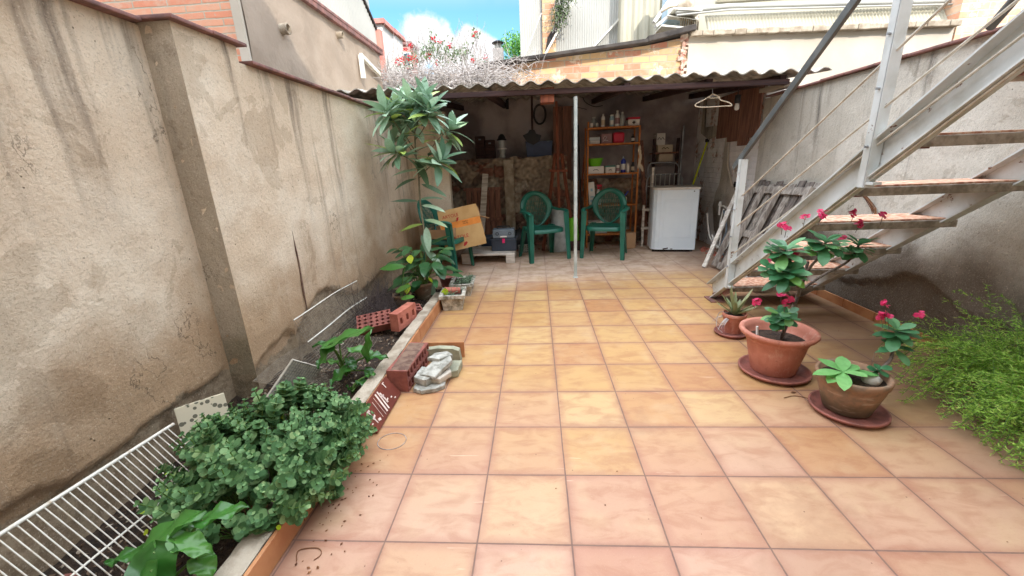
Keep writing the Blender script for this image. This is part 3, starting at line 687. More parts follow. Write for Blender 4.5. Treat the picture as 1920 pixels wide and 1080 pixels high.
# ================================================================ CHAIRS
def make_chair():
    t = root('garden_chair', (0, 0, 0))
    # seat: dished slab, rounded, with skirt
    mb = MB()
    def outline(a, s=1):
        n = 4.0; c, q = math.cos(a), math.sin(a)
        r = 1/((abs(c)**n+abs(q)**n)**(1/n)); w = .235-.035*(r*q > 0)*r*q
        return w*r*c*s, .215*r*q*s
    N = 48; rings = [(0, -.018), (.3, -.016), (.6, -.010), (.85, 0), (.96, .004), (1, 0), (1.005, -.05)]
    vs = [V((outline(2*math.pi*j/N, s)[0], outline(2*math.pi*j/N, s)[1], .425+z)) for s, z in rings for j in range(N)]
    fs = [(i*N+j, i*N+(j+1) % N, (i+1)*N+(j+1) % N, (i+1)*N+j) for i in range(len(rings)-1) for j in range(N)]
    mb.add(vs, fs, True); vs2 = [v+V((0, 0, -.008)) for v in vs[:6*N]]; mb.add(vs2, [f[::-1] for f in fs[:5*N]], True)
    mb.build('seat', t, 'green_plastic')
    # back: wide rounded rim round a slatted oval
    def surf(x, z): return V((x, .19+.20*(z-.43)-1.0*x*x*.9, z))
    def inner(a): return .150*math.cos(a)*(1 if math.sin(a) > 0 else 1-.25*abs(math.sin(a))**2), .655+(.185*math.sin(a) if math.sin(a) > 0 else .215*math.sin(a))
    def outer(a):
        c, q = math.cos(a), math.sin(a)
        if q >= 0: return .235*c, .67+.235*q
        return c*(.235-.06*abs(q)), .67+.25*q
    N = 72; mb = MB(); vs = []
    for s, dy in ((0, 0), (.15, -.008), (.5, -.012), (.85, -.008), (1, .01), (1, .022), (.5, .0), (0, .012)):
        for j in range(N):
            a = 2*math.pi*j/N; i_, o_ = inner(a), outer(a); p = surf(i_[0]+(o_[0]-i_[0])*s, i_[1]+(o_[1]-i_[1])*s); vs.append(p+V((0, dy, 0)))
    k = 8; fs = [(i*N+j, i*N+(j+1) % N, ((i+1) % k)*N+(j+1) % N, ((i+1) % k)*N+j) for i in range(k) for j in range(N)]
    mb.add(vs, fs, True); mb.build('backrest', t, 'green_plastic')
    mb = MB()
    for i in range(-6, 7):
        x0 = i*.0225; h = math.sqrt(max(0, 1-(x0/.150)**2)); z0, z1 = .655-.205*h, .655+.183*h
        if z1-z0 < .05: continue
        pts = [surf(x0+.0045*math.sin(z*60+i*1.57), z)+V((0, .005, 0)) for z in [z0+(z1-z0)*j/14 for j in range(15)]]
        mb.tube(pts, .0042, 5)
    for z in (.56, .61, .66, .71, .76):
        w = .150*math.sqrt(max(0, 1-((z-.655)/.2)**2)); mb.tube([surf(-w+2*w*j/8, z)+V((0, .007, 0)) for j in range(9)], .0028, 5)
    mb.build('back_lattice', t, 'green_plastic')
    for s in (-1, 1):
        # front leg runs up to the arm: angle section
        def lf(p0, p1, w0, w1, nm, sy):
            mb = MB(); p0, p1 = V(p0), V(p1)
            for (ax, ay) in ((1, 0), (0, 1)):
                vs = []
                for p, w in ((p0, w0), (p1, w1)):
                    if ax: q = [(-w/2, 0), (w/2, 0), (w/2, .007), (-w/2, .007)]; vs += [p+V((x*1, y*sy, 0)) for x, y in q]
                    else: q = [(0, 0), (.007, 0), (.007, w*.9), (0, w*.9)]; vs += [p+V((s*(w/2)-s*x, y*sy, 0)) for x, y in q]
                mb.add(vs, [(0, 1, 5, 4), (1, 2, 6, 5), (2, 3, 7, 6), (3, 0, 4, 7), (0, 3, 2, 1), (4, 5, 6, 7)])
            vs = []
            for p, w in ((p0, w0), (p1, w1)): vs += [p+V((x, y*sy, 0)) for x, y in ((-.006, -.004), (.006, -.004), (.006, .002), (-.006, .002))]
            mb.add(vs, [(0, 1, 5, 4), (1, 2, 6, 5), (3, 0, 4, 7), (4, 5, 6, 7)])
            mb.build(nm, t, 'green_plastic')
        lf((s*.262, -.235, 0), (s*.245, -.185, .635), .052, .074, 'leg', 1)
        lf((s*.235, .27, 0), (s*.19, .17, .44), .044, .072, 'leg', -1)
        mb = MB(); pts = [(s*.245, -.20, .628), (s*.262, -.15, .655), (s*.272, -.02, .66), (s*.262, .08, .655), (s*.222, .165, .675)]
        ws = [.05, .058, .055, .05, .05]; P = []
        def cr(u):
            u *= 3.999; i = int(u); f = u-i; i = min(i, 3); g = lambda k: V(pts[max(0, min(4, k))])
            p0, p1, p2, p3 = g(i-1), g(i), g(i+1), g(i+2)
            return .5*((2*p1)+(p2-p0)*f+(2*p0-5*p1+4*p2-p3)*f*f+(3*p1-p0-3*p2+p3)*f**3)
        vs = []; m_ = 20
        for i in range(m_+1):
            p = cr(i/m_); q = cr(min(1, i/m_+.02)); r0 = cr(max(0, i/m_-.02)); d = (q-r0).normalized(); x = d.cross(V((0, 0, 1))).normalized(); w = .027
            for a, b in ((-1, -.006), (-.8, .006), (0, .01), (.8, .006), (1, -.006), (1, -.018), (.75, -.002), (-.75, -.002), (-1, -.018)): vs.append(p+x*(a*w)+V((0, 0, b)))
        mb.add(vs, [(i*9+j, i*9+(j+1) % 9, (i+1)*9+(j+1) % 9, (i+1)*9+j) for i in range(m_) for j in range(9)], True)
        mb.add(vs[:9], [tuple(range(9))]); mb.build('armrest', t, 'green_plastic')
    return t
chair = make_chair()
CG = 'green plastic garden chairs'
tag(chair, 'green plastic garden chair left of the steel pole, facing right', 'chair', CG)
chair.scale = (1.05, 1, 1); chair.location = (.65, 4.50, 0); chair.rotation_euler = (0, 0, R(24))
c2 = copy_tree(chair); c2.location = (1.50, 4.54, 0); c2.rotation_euler = (0, 0, R(-20)); c2.scale = (1.04, 1, 1); tag(c2, 'green plastic garden chair right of the steel pole, in front of the shelf unit')
c3 = copy_tree(chair); c3.location = (-.57, 3.93, 0); c3.rotation_euler = (0, 0, R(78)); tag(c3, 'green plastic garden chair on the left carrying the cardboard boxes')

# ---------------------------------------------------------------- cardboard boxes on the left chair
def frame(o, ex, ez):      # matrix from origin, x dir, approx z dir
    ex = V(ex).normalized(); ez = V(ez); ey = ez.cross(ex).normalized(); ez = ex.cross(ey)
    m = Matrix((ex, ey, ez)).transposed().to_4x4(); m.translation = V(o); return m
def cbox(name, label, cor, w, h, d, ex, tilt, flapdir, lett=True):
    t = root(name, cor, 0, label, 'cardboard box', 'cardboard boxes on the left chair')
    m = frame(cor, ex, tilt); th = .006; mr = m.to_3x3()
    def bx(mb, c, dims): mb.box(m @ V(c), dims, mr)
    mb = MB().mat('cardboard')
    bx(mb, (w/2, 0, h/2), (w, th, h)); bx(mb, (w/2, d, h/2), (w, th, h)); bx(mb, (0, d/2, h/2), (th, d-th, h)); bx(mb, (w, d/2, h/2), (th, d-th, h)); bx(mb, (w/2, d/2, th/2), (w-th, d-th, th))
    mb.build('body', t)
    for nm, (o, a, b) in flapdir.items():
        mb = MB(); o = V(o); a = V(a); b = V(b); nn = a.cross(b).normalized()*th
        vs = [o, o+a, o+a*.97+b, o+a*.02+b]; vs = [m @ v for v in vs]+[m @ (v+nn) for v in vs]
        mb.add(vs, [(0, 1, 2, 3), (7, 6, 5, 4), (0, 4, 5, 1), (1, 5, 6, 2), (2, 6, 7, 3), (3, 7, 4, 0)]); f = mb.build('flap', t, 'cardboard_in' if nm == 'b' else 'cardboard')
        if nm == 'f' and lett:
            tm = frame(m @ (o+a*.30+b*.45+nn*1.2), mr @ a, mr @ b); 
            text('ARTOLE', .055, 'red_ink', tm @ Matrix.Rotation(R(90), 4, 'X'), parent=f)
            mb = MB(); q = tm; mb.prism([(.02, -.03), (.05, -.018), (.035, -.06), (.012, -.07)], 0, .002, (q @ Matrix.Rotation(R(90), 4, 'X')).to_3x3(), q.translation+mr@(-nn*.1)+V((.05, -.002, -.0))); mb.build('pepper_mark', f, 'red_ink')
    if lett:
        mb = MB(); bx(mb, (w*.5, -th/2-.0006, h-.05), (w*.985, .001, .08)); mb.build('orange_band', t, 'orange_tape')
        tm = m @ Matrix.Translation((w*.40, -th/2-.0012, h*.42)) @ Matrix.Rotation(R(90), 4, 'X'); text('ARTOLE', .062, 'red_ink', tm, parent=t)
        tm = m @ Matrix.Translation((w*.62, -th/2-.0016, h-.045)) @ Matrix.Rotation(R(90), 4, 'X'); text('TARRO\n720 ML', .022, 'black_ink', tm, parent=t)
        tm = m @ Matrix.Translation((w*.15, -th/2-.0016, h-.045)) @ Matrix.Rotation(R(90), 4, 'X'); text('12', .03, 'black_ink', tm, parent=t)
        tm = m @ Matrix.Translation((w*.50, -th/2-.0014, h*.16)) @ Matrix.Rotation(R(90), 4, 'X')
        mb = MB(); mb.prism([(-.03, -.02), (-.015, .018), (.02, .026), (.03, .01), (.005, -.018), (-.02, -.03)], 0, .001); o = mb.build('pepper_mark', t, 'red_ink'); o.matrix_parent_inverse = t.matrix_basis.inverted(); o.matrix_basis = tm
    return t
cA = aY(838, 474, 3.86); wv = aY(912, 456, 3.98)-cA
cbox('cardboard_box', 'open cardboard box with orange band and red lettering balanced on the left green chair', cA, wv.length, .36, .30, wv, V((-.08, .12, 1)),
     {'f': ((0, 0, .36), (wv.length, 0, 0), (.0, -.03, .15)), 'b': ((wv.length, .0, .36), (0, .30, 0), (.12, .02, -.06)), 'r': ((wv.length, .30, .36), (-.30, 0, 0), (.0, .10, .13))})
mb = MB(); a = aY(905, 372, 4.22); m = frame(aY(884, 455, 4.2), aY(905, 450, 4.22)-aY(884, 455, 4.2), V((.16, .1, 1)))
mb.box(m @ V((.08, .0, .22)), (.24, .008, .44), m.to_3x3()); tag(mb.build('cardboard_sheet', mat='cardboard_in'), 'loose brown cardboard sheet standing behind the box with the orange band', 'cardboard sheet')
t = root('cardboard_box', (-.62, 3.92, .43), 0, 'flat open carton lying on the seat of the left green chair under the armrest', 'cardboard box', 'cardboard boxes on the left chair')
mb = MB(); m = rotm(0, 0, R(-12))
for c, d in (((-.0, -.15, .06), (.34, .006, .11)), ((0, .15, .06), (.34, .006, .11)), ((-.17, 0, .06), (.006, .3, .11)), ((.17, 0, .06), (.006, .3, .11)), ((0, 0, .004), (.33, .29, .006))): mb.box(m @ V(c)+V((-.62, 3.92, .432)), d, m)
mb.build('body', t, 'cardboard_in')

# ---------------------------------------------------------------- low pallet + toolbox
t = root('low_pallet', (0, 4.6, 0), 0, 'low platform of bleached planks on wood blocks holding the toolbox', 'pallet')
for i in range(4):
    mb = MB(); mb.box((-.10, 4.30+.135*i, .125), (.72, .125, .028), rotm(0, R(U(-.6, .6)), R(U(-.7, .7))), bev=.004); mb.build('plank', t, 'wood_pale')
for x, y in ((.20, 4.27), (-.40, 4.30), (.20, 4.68), (-.40, 4.68)):
    mb = MB(); mb.box((x, y, .056), (.12, .10, .11), bev=.005); mb.build('block', t, 'wood_pale')
tb = root('toolbox', (.11, 4.45, .139), 0, 'two-tone grey toolbox with magenta latch standing on the low plank pallet', 'toolbox')
X, Y, Z = .11, 4.47, .140
mb = MB(); mb.box((X, Y, Z+.085), (.34, .20, .17), bev=.014); mb.box((X, Y, Z+.163), (.36, .22, .022), bev=.006); mb.build('base', tb, 'navy_plastic')
mb = MB(); mb.box((X, Y, Z+.235), (.30, .18, .12), bev=.018); mb.box((X, Y, Z+.235), (.305, .186, .01), bev=.003); mb.build('lid', tb, 'grey_plastic')
mb = MB(); mb.tube([(X-.09, Y, Z+.29), (X-.085, Y, Z+.325), (X+.085, Y, Z+.325), (X+.09, Y, Z+.29)], .009, 8); mb.build('handle', tb, 'black')
mb = MB(); mb.box((X, Y-.115, Z+.145), (.036, .014, .06), bev=.004); mb.build('latch', tb, 'pink_plastic')
for s in (-1, 1):
    mb = MB(); mb.lathe([(.024, 0), (.024, .006), (.014, .009), (.014, .002)], (X+s*.085, Y-.088, Z+.238), 16, m=Matrix.Rotation(R(90), 3, 'X')); mb.build('clasp', tb, 'navy_plastic')
mb = MB(); mb.box((X, Y-.094, Z+.198), (.09, .006, .02), bev=.003); mb.build('plate', tb, 'white_plastic')

# ---------------------------------------------------------------- gate panel, trestle, shovel, crate, lantern
a, b = aY(872, 354, 5.30), aY(940, 405, 5.30)
t = root('board_panel', ((a.x+b.x)/2, 5.3, b.z), 0, 'brown vertical board panel with top rail leaning on the rubble wall behind the boxes', 'wood panel')
mb = MB(); n_ = 6; w = (b.x-a.x)/n_
for i in range(n_): mb.box((a.x+w*(i+.5), 5.34, .52), (w-.01, .02, .84), rotm(R(2), 0, 0), bev=.002)
mb.build('boards', t, 'wood_brown')
for z in (a.z-.015, .46, .12):
    mb = MB(); mb.box(((a.x+b.x)/2, 5.315, z), (b.x-a.x+.06, .03, .045), bev=.003); mb.build('rail', t, 'wood_brown')
t = root('trestle', (.85, 5.1, 0), 0, 'narrow reddish timber A-frame trestle standing against the rubble wall behind the left chair', 'trestle')
for (p, q) in (((1041, 288), (1018, 440)), ((1053, 288), (1078, 440))):
    a, b = aY(*p, 5.18), aY(*q, 5.0); a.z = max(a.z, .02); b.z = .0; mb = MB(); mb.bar(b, a, .045, .03, bev=.004); mb.build('leg', t, 'wood_red')
a, b = aY(1043, 190, 5.24), aY(1050, 400, 5.02); mb = MB(); mb.bar(V((b.x, b.y, 0)), a, .035, .03, (0, 1, 0), bev=.003); mb.build('prop', t, 'wood_red')
a, b = aY(1030, 320, 5.11), aY(1064, 320, 5.11); mb = MB(); mb.bar(a, b, .02, .035, bev=.003); mb.build('crossbar', t, 'wood_red')
t = root('shovel', aY(997, 180, 5.55), 0, 'dark shovel hung blade down over the blue crate', 'shovel')
mb = MB(); mb.tube([aY(997, 168, 5.56), aY(998, 248, 5.56)], .016, 8); mb.build('shaft', t, 'wood_dark')
mb = MB(); P = [aY(x, y, 5.54) for x, y in [(993, 243), (1002, 243), (1005, 250), (1015, 254), (1012, 264), (1000, 272), (988, 266), (980, 254), (990, 249)]]
mb.add(P+[p+V((0, .01, 0)) for p in P], [tuple(range(9)), tuple(range(9, 18))[::-1]]+[(i, (i+1) % 9, 9+(i+1) % 9, 9+i) for i in range(9)]); mb.build('blade', t, 'black')
a, b = aY(988, 291, 5.60), aY(1034, 264, 5.60)
t = root('storage_crate', ((a.x+b.x)/2, 5.7, 1.38), 0, 'blue plastic crate on top of the rubble wall under the shovel', 'crate')
def tub(t, x0, x1, y0, y1, z0, z1, mat, nm='body', flare=.012, rim=True, th=.004):
    mb = MB(); f = flare
    o = [(x0, y0), (x1, y0), (x1, y1), (x0, y1)]
    def ring(e, z): return [V((x0-e, y0-e, z)), V((x1+e, y0-e, z)), V((x1+e, y1+e, z)), V((x0-e, y1+e, z))]
    rs = [ring(-.0, z0), ring(f, z1), ring(f-th, z1), ring(-th, z0+th)]
    vs = sum(rs, []); fs = [(0, 3, 2, 1), (12, 13, 14, 15)]+[(i*4+j, i*4+(j+1) % 4, (i+1)*4+(j+1) % 4, (i+1)*4+j) for i in range(3) for j in range(4)]
    mb.add(vs, fs)
    if rim:
        for p, q in zip(ring(f+.003, z1), ring(f+.003, z1)[1:]+ring(f+.003, z1)[:1]): mb.tube([p, q], .006, 6)
    return mb.build(nm, t, mat)
tub(t, a.x, b.x, 5.60, 5.85, 1.375, b.z, 'blue_plastic')
for x in (a.x+.05, b.x-.05):
    mb = MB(); mb.box((x, 5.575, b.z), (.03, .012, .02), bev=.003); mb.build('clip', t, 'grey_plastic')
a = aY(942, 299, 5.52); t = root('storm_lantern', (a.x, 5.55, 1.375), 0, 'dark camping lantern with pale bands on the rubble ledge', 'lantern')
mb = MB().mat('clearish'); mb.lathe([(.045, 0), (.05, .02), (.04, .05), (.055, .09), (.05, .12)], (a.x, 5.55, 1.378), 20); mb.build('base', t)
mb = MB(); mb.lathe([(.072, 0), (.074, .012), (.06, .02)], (a.x, 5.55, 1.50), 20); mb.build('pale_ring', t, 'white_plastic')
mb = MB(); mb.lathe([(.05, 0), (.055, .05), (.05, .11)], (a.x, 5.55, 1.52), 20); mb.build('globe', t, 'clearish')
mb = MB(); mb.lathe([(.075, 0), (.078, .01), (.06, .03), (.05, .06), (.025, .09), (0, .095)], (a.x, 5.55, 1.63), 20); mb.build('cap', t, 'black')
for x0, x1, y0, y1, Y, lb in ((893, 908, 255, 298, 5.62, 'narrow dark case furthest left on the rubble ledge, half behind the tall plant'), (911, 927, 262, 299, 5.6, 'dark reddish box on the rubble ledge left of the lantern')):
    a, b = aY(x0, y1, Y), aY(x1, y0, Y); t = root('storage_box', ((a.x+b.x)/2, Y, 1.375), 0, lb, 'box')
    mb = MB(); mb.box(((a.x+b.x)/2, Y+.05, (1.378+b.z)/2), (b.x-a.x, .12, b.z-1.378), bev=.006); mb.build('case', t, 'wood_dark')
    mb = MB(); mb.box(((a.x+b.x)/2, Y-.012, b.z-.05), (.04, .006, .02), bev=.002); mb.build('clasp', t, 'grey_plastic')
a = aY(951, 182, 5.9); t = root('hanging_brush', a, 0, 'black brush hanging from a hook high on the shed wall above the lantern', 'brush')
mb = MB(); mb.box(a+V((0, -.02, -.08)), (.045, .03, .20), bev=.008); mb.build('head', t, 'black')
mb = MB(); b = a+V((0, -.02, -.18)); mb.tube([b, b+V((0, 0, -.05)), b+V((.015, 0, -.08)), b+V((0, 0, -.095))], .005, 6); mb.build('hook', t, 'chrome')

# ---------------------------------------------------------------- shelf unit and what stands on it
YF, YB = 5.10, 5.42
xl, xr = aY(1102, 300, YF).x, aY(1197, 300, YF).x
t = root('shelf_unit', ((xl+xr)/2, 5.26, 0), 0, 'narrow orange pine shelf unit against the dark shed wall', 'shelf')
ZS = [aY(1150, y, YF).z for y in (237, 268, 324, 383)]+[.22]
for x in (xl, xr):
    for Y, h in ((YF, 1.80 if x == xl else 1.72), (YB, 1.74)):
        mb = MB(); mb.box((x, Y, h/2), (.022, .026, h), bev=.002); mb.build('upright', t, 'wood_shelf')
for i, z in enumerate(ZS):
    mb = MB(); mb.box(((xl+xr)/2, (YF+YB)/2, z-.012), (xr-xl-.03, YB-YF+.02, .018), bev=.002); mb.box(((xl+xr)/2, YF-.017, z-.014), (xr-xl+.02, .008, .024), bev=.002); mb.build('shelf', t, 'wood_shelf')
SY = 5.16
def at_shelf(x, k, Y=None): return V((aY(x, 300, Y or SY).x, Y or SY, ZS[k]-.0025))
def bottle(x, k, w, h, bm, cm, lb, lab=None, Y=None, nm='bottle', neck=.35, shoulder=.72):
    p = at_shelf(x, k, Y); t = root(nm, p, 0, lb, nm.replace('_', ' '), 'bottles on the shelf unit'); r = w/2
    mb = MB(); mb.lathe([(r*.9, 0), (r, .006), (r, h*shoulder), (r*.8, h*(shoulder+.08)), (r*neck, h*(shoulder+.14)), (r*neck, h*.9)], p, 20); mb.build('body', t, bm)
    mb = MB(); mb.lathe([(r*neck*1.25, 0), (r*neck*1.25, h*.11), (r*neck*.9, h*.12)], p+V((0, 0, h*.89)), 14); mb.build('cap', t, cm)
    if lab: 
        mb = MB(); vs = [p+V((r*1.015*math.cos(a_), r*1.015*math.sin(a_), z)) for z in (h*.18, h*.55) for a_ in [R(190+10*j) for j in range(17)]]; mb.add(vs, [(j, j+1, j+18, j+17) for j in range(16)], True); mb.build('label_band', t, lab)
    return t
bottle(1112, 0, .075, .155, 'clearish', 'white_plastic', 'cloudy clear jug at the left end of the top shelf', Y=5.30, neck=.6)
bottle(1108, 0, .04, .06, 'white_plastic', 'white_plastic', 'tiny white tub in front of the clear jug on the top shelf', Y=5.13, nm='tub', neck=.8)
bottle(1118, 0, .042, .07, 'clearish', 'black', 'tiny jar with dark lid second from left at the front of the top shelf', Y=5.13, nm='jar', neck=.7)
bottle(1129, 0, .055, .175, 'white_plastic', 'white_plastic', 'slim white bottle on the top shelf between the jar and the pale blue bottle', 'pale_box')
bottle(1145, 0, .06, .16, 'sky_plastic', 'white_plastic', 'pale blue bottle with white cap on the top shelf', 'white_plastic', neck=.7)
bottle(1155, 0, .065, .21, 'white_plastic', 'white_plastic', 'tallest white bottle on the top shelf', 'mauve_box', neck=.4)
bottle(1164, 0, .06, .19, 'clearish', 'white_plastic', 'clear bottle on the top shelf next to the red-lidded first aid box', None, neck=.4)
def bx(name, lb, x0, x1, k, h, mat, d=.14, lid=None, lidh=.015, Y=None, cat='box', grp='boxes on the shelf unit', bev=.004):
    Y = Y or 5.13; a, b = at_shelf(x0, k, Y), at_shelf(x1, k, Y); c = (a+b)/2; t = root(name, c, 0, lb, cat, grp)
    mb = MB(); mb.box(c+V((0, d/2, h/2)), (b.x-a.x, d, h), bev=bev); mb.build('body', t, mat)
    if lid: mb = MB(); mb.box(c+V((0, d/2, h+lidh/2)), (b.x-a.x+.008, d+.008, lidh), bev=.003); mb.build('lid', t, lid)
    return t, c, b.x-a.x
t, c, w = bx('first_aid_box', 'white first aid box with red lid and dark cross on the top shelf', 1175, 1196, 0, .085, 'white_plastic', lid='red_plastic', lidh=.03, cat='first aid box', grp=None)
mb = MB(); mb.box(c+V((0, -.002, .045)), (.045, .003, .016)); mb.box(c+V((0, -.0035, .045)), (.016, .003, .045)); mb.build('cross_mark', t, 'black_ink')
bx('radio_bag', 'small white wrapped package on the second shelf from the top, left end', 1105, 1124, 1, .05, 'white_plastic', .1, 'clearish', .04, cat='package', bev=.012)
t, c, w = bx('printed_box', 'mauve box with a pale swirl on the second shelf beside the red case', 1127, 1146, 1, .13, 'mauve_box')
mb = MB(); mb.tube([c+V((x_, -.003, z_)) for x_, z_ in ((-.05, .03), (-.02, .05), (0, .09), (-.03, .1), (-.05, .07), (-.03, .045), (.02, .04))], .003, 5); mb.build('swirl_mark', t, 'white_plastic')
t, c, w = bx('rounded_case', 'bright red rounded case on the second shelf', 1149, 1170, 1, .145, 'red_plastic', .12, bev=.03, cat='case')
bottle(1185, 1, .045, .11, 'black', 'black', 'small dark bottle with white label on the second shelf', 'white_plastic')
def markbox(lb, x0, x1, h, lid=None):
    t, c, w = bx('lidded_box', lb, x0, x1, 2, h, 'white_plastic', .15, lid, .02); mb = MB()
    for s in (-1, 1): mb.tube([c+V((s*w*.16, -.003, h*.42)), c+V((s*w*.04, -.003, h*.60)), c+V((0, -.003, h*.5))], .004, 5)
    mb.build('grip_mark', t, 'black_ink'); return c
c = markbox('larger white box on the third shelf under the lime green basin', 1102, 1133, .10)
markbox('smaller white box with teal lid on the third shelf', 1136, 1154, .085, 'teal_plastic')
t = root('lime_basin', c+V((0, .08, .1)), 0, 'lime green basin resting on the larger white box', 'basin')
mb = MB(); mb.lathe([(.07, 0), (.085, .02), (.112, .105), (.12, .11), (.115, .114), (.105, .10), (.078, .02), (0, .015)], c+V((.0, .09, .101)), 32); mb.build('bowl', t, 'lime_plastic')
mb = MB(); mb.lathe([(0, 0), (.03, .015), (.036, .04), (.02, .062), (0, .068)], c+V((-.04, .09, .16)), 14); tag(mb.build('sponge_ball', mat='pale_box'), 'pinkish round sponge poking out of the lime green basin', 'sponge')
bottle(1159, 2, .045, .125, 'white_plastic', 'black', 'white canister at the left of the blue spray bottle', 'mauve_box', Y=5.12, nm='canister', neck=.8, shoulder=.8)
t = bottle(1169, 2, .07, .22, 'cobalt', 'clearish', 'cobalt blue spray bottle on the third shelf', 'white_plastic', Y=5.18, neck=.3)
bottle(1178, 2, .04, .12, 'white_plastic', 'white_plastic', 'short white bottle right of the blue spray bottle', None, Y=5.12, neck=.7, shoulder=.8)
bottle(1187, 2, .05, .14, 'black', 'black', 'black bottle with grey label at the right end of the third shelf', 'pale_box', neck=.6)
t = root('tall_carton', at_shelf(1109, 3), 0, 'tall white printed carton leaning at the left end of the fourth shelf', 'carton')
c = at_shelf(1110, 3)+V((.015, .01, .0)); mb = MB(); m = rotm(0, R(-5), 0); mb.box(c+m @ V((0, 0, .165)), (.09, .09, .33), m, bev=.003); mb.build('body', t, 'white_plastic')
mb = MB(); mb.box(c+m @ V((0, -.047, .22)), (.03, .002, .04), m); mb.box(c+m @ V((0, -.047, .06)), (.06, .002, .035), m); mb.box(c+m @ V((0, -.047, .12)), (.05, .002, .02), m); mb.build('print', t, 'sky_plastic')
p = at_shelf(1123, 3)+V((0, -.01, 0)); t = root('spray_bottle', p, 0, 'white trigger spray bottle with red nozzle on the fourth shelf', 'bottle', 'bottles on the shelf unit')
mb = MB(); mb.lathe([(.045, 0), (.047, .01), (.04, .10), (.022, .19), (.014, .215), (.014, .23)], p, 20); mb.build('body', t, 'white_plastic')
mb = MB(); mb.lathe([(.019, 0), (.019, .03)], p+V((0, 0, .225)), 14); mb.box(p+V((.012, -.005, .275)), (.07, .024, .03), bev=.006); mb.bar(p+V((.04, -.005, .262)), p+V((.032, -.01, .225)), .01, .008); mb.build('trigger_head', t, 'red_plastic')
t = root('blue_brush', at_shelf(1176, 3), 0, 'blue handled brush sticking up from the fourth shelf behind the right chair', 'brush')
p = at_shelf(1172, 3); mb = MB(); mb.tube([p+V((0, .02, .09)), p+V((.07, .02, .18))], .011, 8); mb.build('handle', t, 'cobalt')
mb = MB(); mb.box(p+V((.0, .03, .05)), (.09, .12, .095), bev=.008); tag(mb.build('small_bin', mat='pale_box'), 'beige bin on the fourth shelf that the blue brush stands in', 'bin')
t, c, w = bx('plastic_tub', 'pale lidded plastic tub on the lowest shelf seen through the right chair', 1106, 1142, 4, .16, 'clearish', .2, 'white_plastic', .02, cat='tub')
# ---------------------------------------------------------------- right of the shelf: ledge with cartons, bed frame, wood stand
t = root('wall_ledge', (2.35, 5.8, 0), 0, 'rough timber ledge holding cartons on the dark back wall', 'ledge')
a, b = aY(1226, 300, 5.7), aY(1270, 300, 5.7)
zz = [aY(1240, 285.5, 5.7).z, aY(1240, 303, 5.7).z]
for z in zz: mb = MB(); mb.box(((a.x+b.x)/2, 5.82, z-.012), (b.x-a.x, .34, .02), bev=.003); mb.build('board', t, 'wood_brown')
for x in (a.x, b.x): mb = MB(); mb.box((x, 5.72, zz[0]/2+.1), (.04, .04, zz[0]+.2)); mb.build('upright', t, 'wood_dark')
def carton(lb, x0, x1, y0, z, mat, Y=5.68, mark=True):
    a, b = aY(x0, y0, Y), aY(x1, y0, Y); t = root('carton', ((a.x+b.x)/2, Y, z), 0, lb, 'carton', 'cartons on the dark wall ledge')
    mb = MB(); mb.box(((a.x+b.x)/2, Y+.09, (z+a.z)/2), (b.x-a.x, .18, a.z-z), bev=.003); mb.build('body', t, mat)
    if mark: mb = MB(); mb.tube([((a.x+b.x)/2-.05+.025*i, Y-.002, z+(a.z-z)*(.45+.2*(i % 2))) for i in range(5)], .005, 5); mb.build('print', t, 'black_ink')
    return a.z
z2 = carton('pale carton with dark print on the upper board of the wall ledge', 1234, 1262, 272, zz[0], 'pale_box')
carton('white upright carton, topmost of the cartons on the wall ledge', 1232, 1248, 250, z2, 'white_plastic', 5.7)
carton('plain carton on the lower board of the wall ledge', 1236, 1262, 289, zz[1], 'pale_box', 5.7, False)
YG = 5.48; x0, x1 = aY(1214, 340, YG).x, aY(1279, 340, YG).x; zt = aY(1240, 327, YG).z
t = root('folding_bed_frame', ((x0+x1)/2, YG, 0), 0, 'grey tubular folding bed frame with bars standing behind the washing machine', 'bed frame')
mb = MB(); mb.tube([(x0-.02, YG, 0), (x0-.01, YG, zt-.08), (x0+.03, YG, zt), (x1-.04, YG, zt), (x1, YG, zt-.08), (x1, YG, 0)], .013, 10)
zh = aY(1240, 305, YG+.08).z; mb.tube([(x0+.02, YG+.08, .1), (x0+.02, YG+.08, zh-.06), (x0+.06, YG+.08, zh), (x1-.1, YG+.08, zh), (x1-.04, YG+.08, zh-.07), (x1-.04, YG+.08, .1)], .011, 10); mb.build('frame', t, 'chrome')
mb = MB(); n_ = 7
for i in range(n_): x = x0+.05+(x1-x0-.1)*i/(n_-1); mb.tube([(x, YG-.005, .3), (x, YG-.005, zt-.01), (x, YG-.03, zt+.004)], .0065, 6)
for z in (zt-.17, zt-.5, .3): mb.tube([(x0, YG, z), (x1, YG, z)], .005, 6)
mb.build('bars', t, 'white_plastic')
for k in range(10):
    pass
t = root('wood_stand', (2.1, 5.2, 0), 0, 'rough pale timber ladder stand between the shelf unit and the washing machine', 'wood stand')
xs = [aY(1201, 430, 5.12).x+.03, aY(1212, 430, 5.1).x+.05]
for x, h in zip(xs, (.62, 1.15)): mb = MB(); mb.box((x, 5.12, h/2), (.032, .03, h), rotm(0, R(U(-1.5, 1.5)), 0), bev=.002); mb.build('post', t, 'wood_pale')
for z in (.28, .55): mb = MB(); mb.box(((xs[0]+xs[1])/2+.02, 5.10, z), (.20, .02, .035), bev=.002); mb.build('rung', t, 'wood_pale')
# clutter heap at the foot of the shelf
for x, y, z, s, lb, m_ in ((1.93, 5.02, .12, .24, 'crumpled brown paper parcel at the foot of the shelf unit', 'cardboard_in'),):
    mb = MB(); mb.box((x, y, s/2), (.16, .14, s), rotm(0, 0, R(20)), bev=.02); tag(mb.build('paper_parcel', mat=m_), lb, 'parcel')

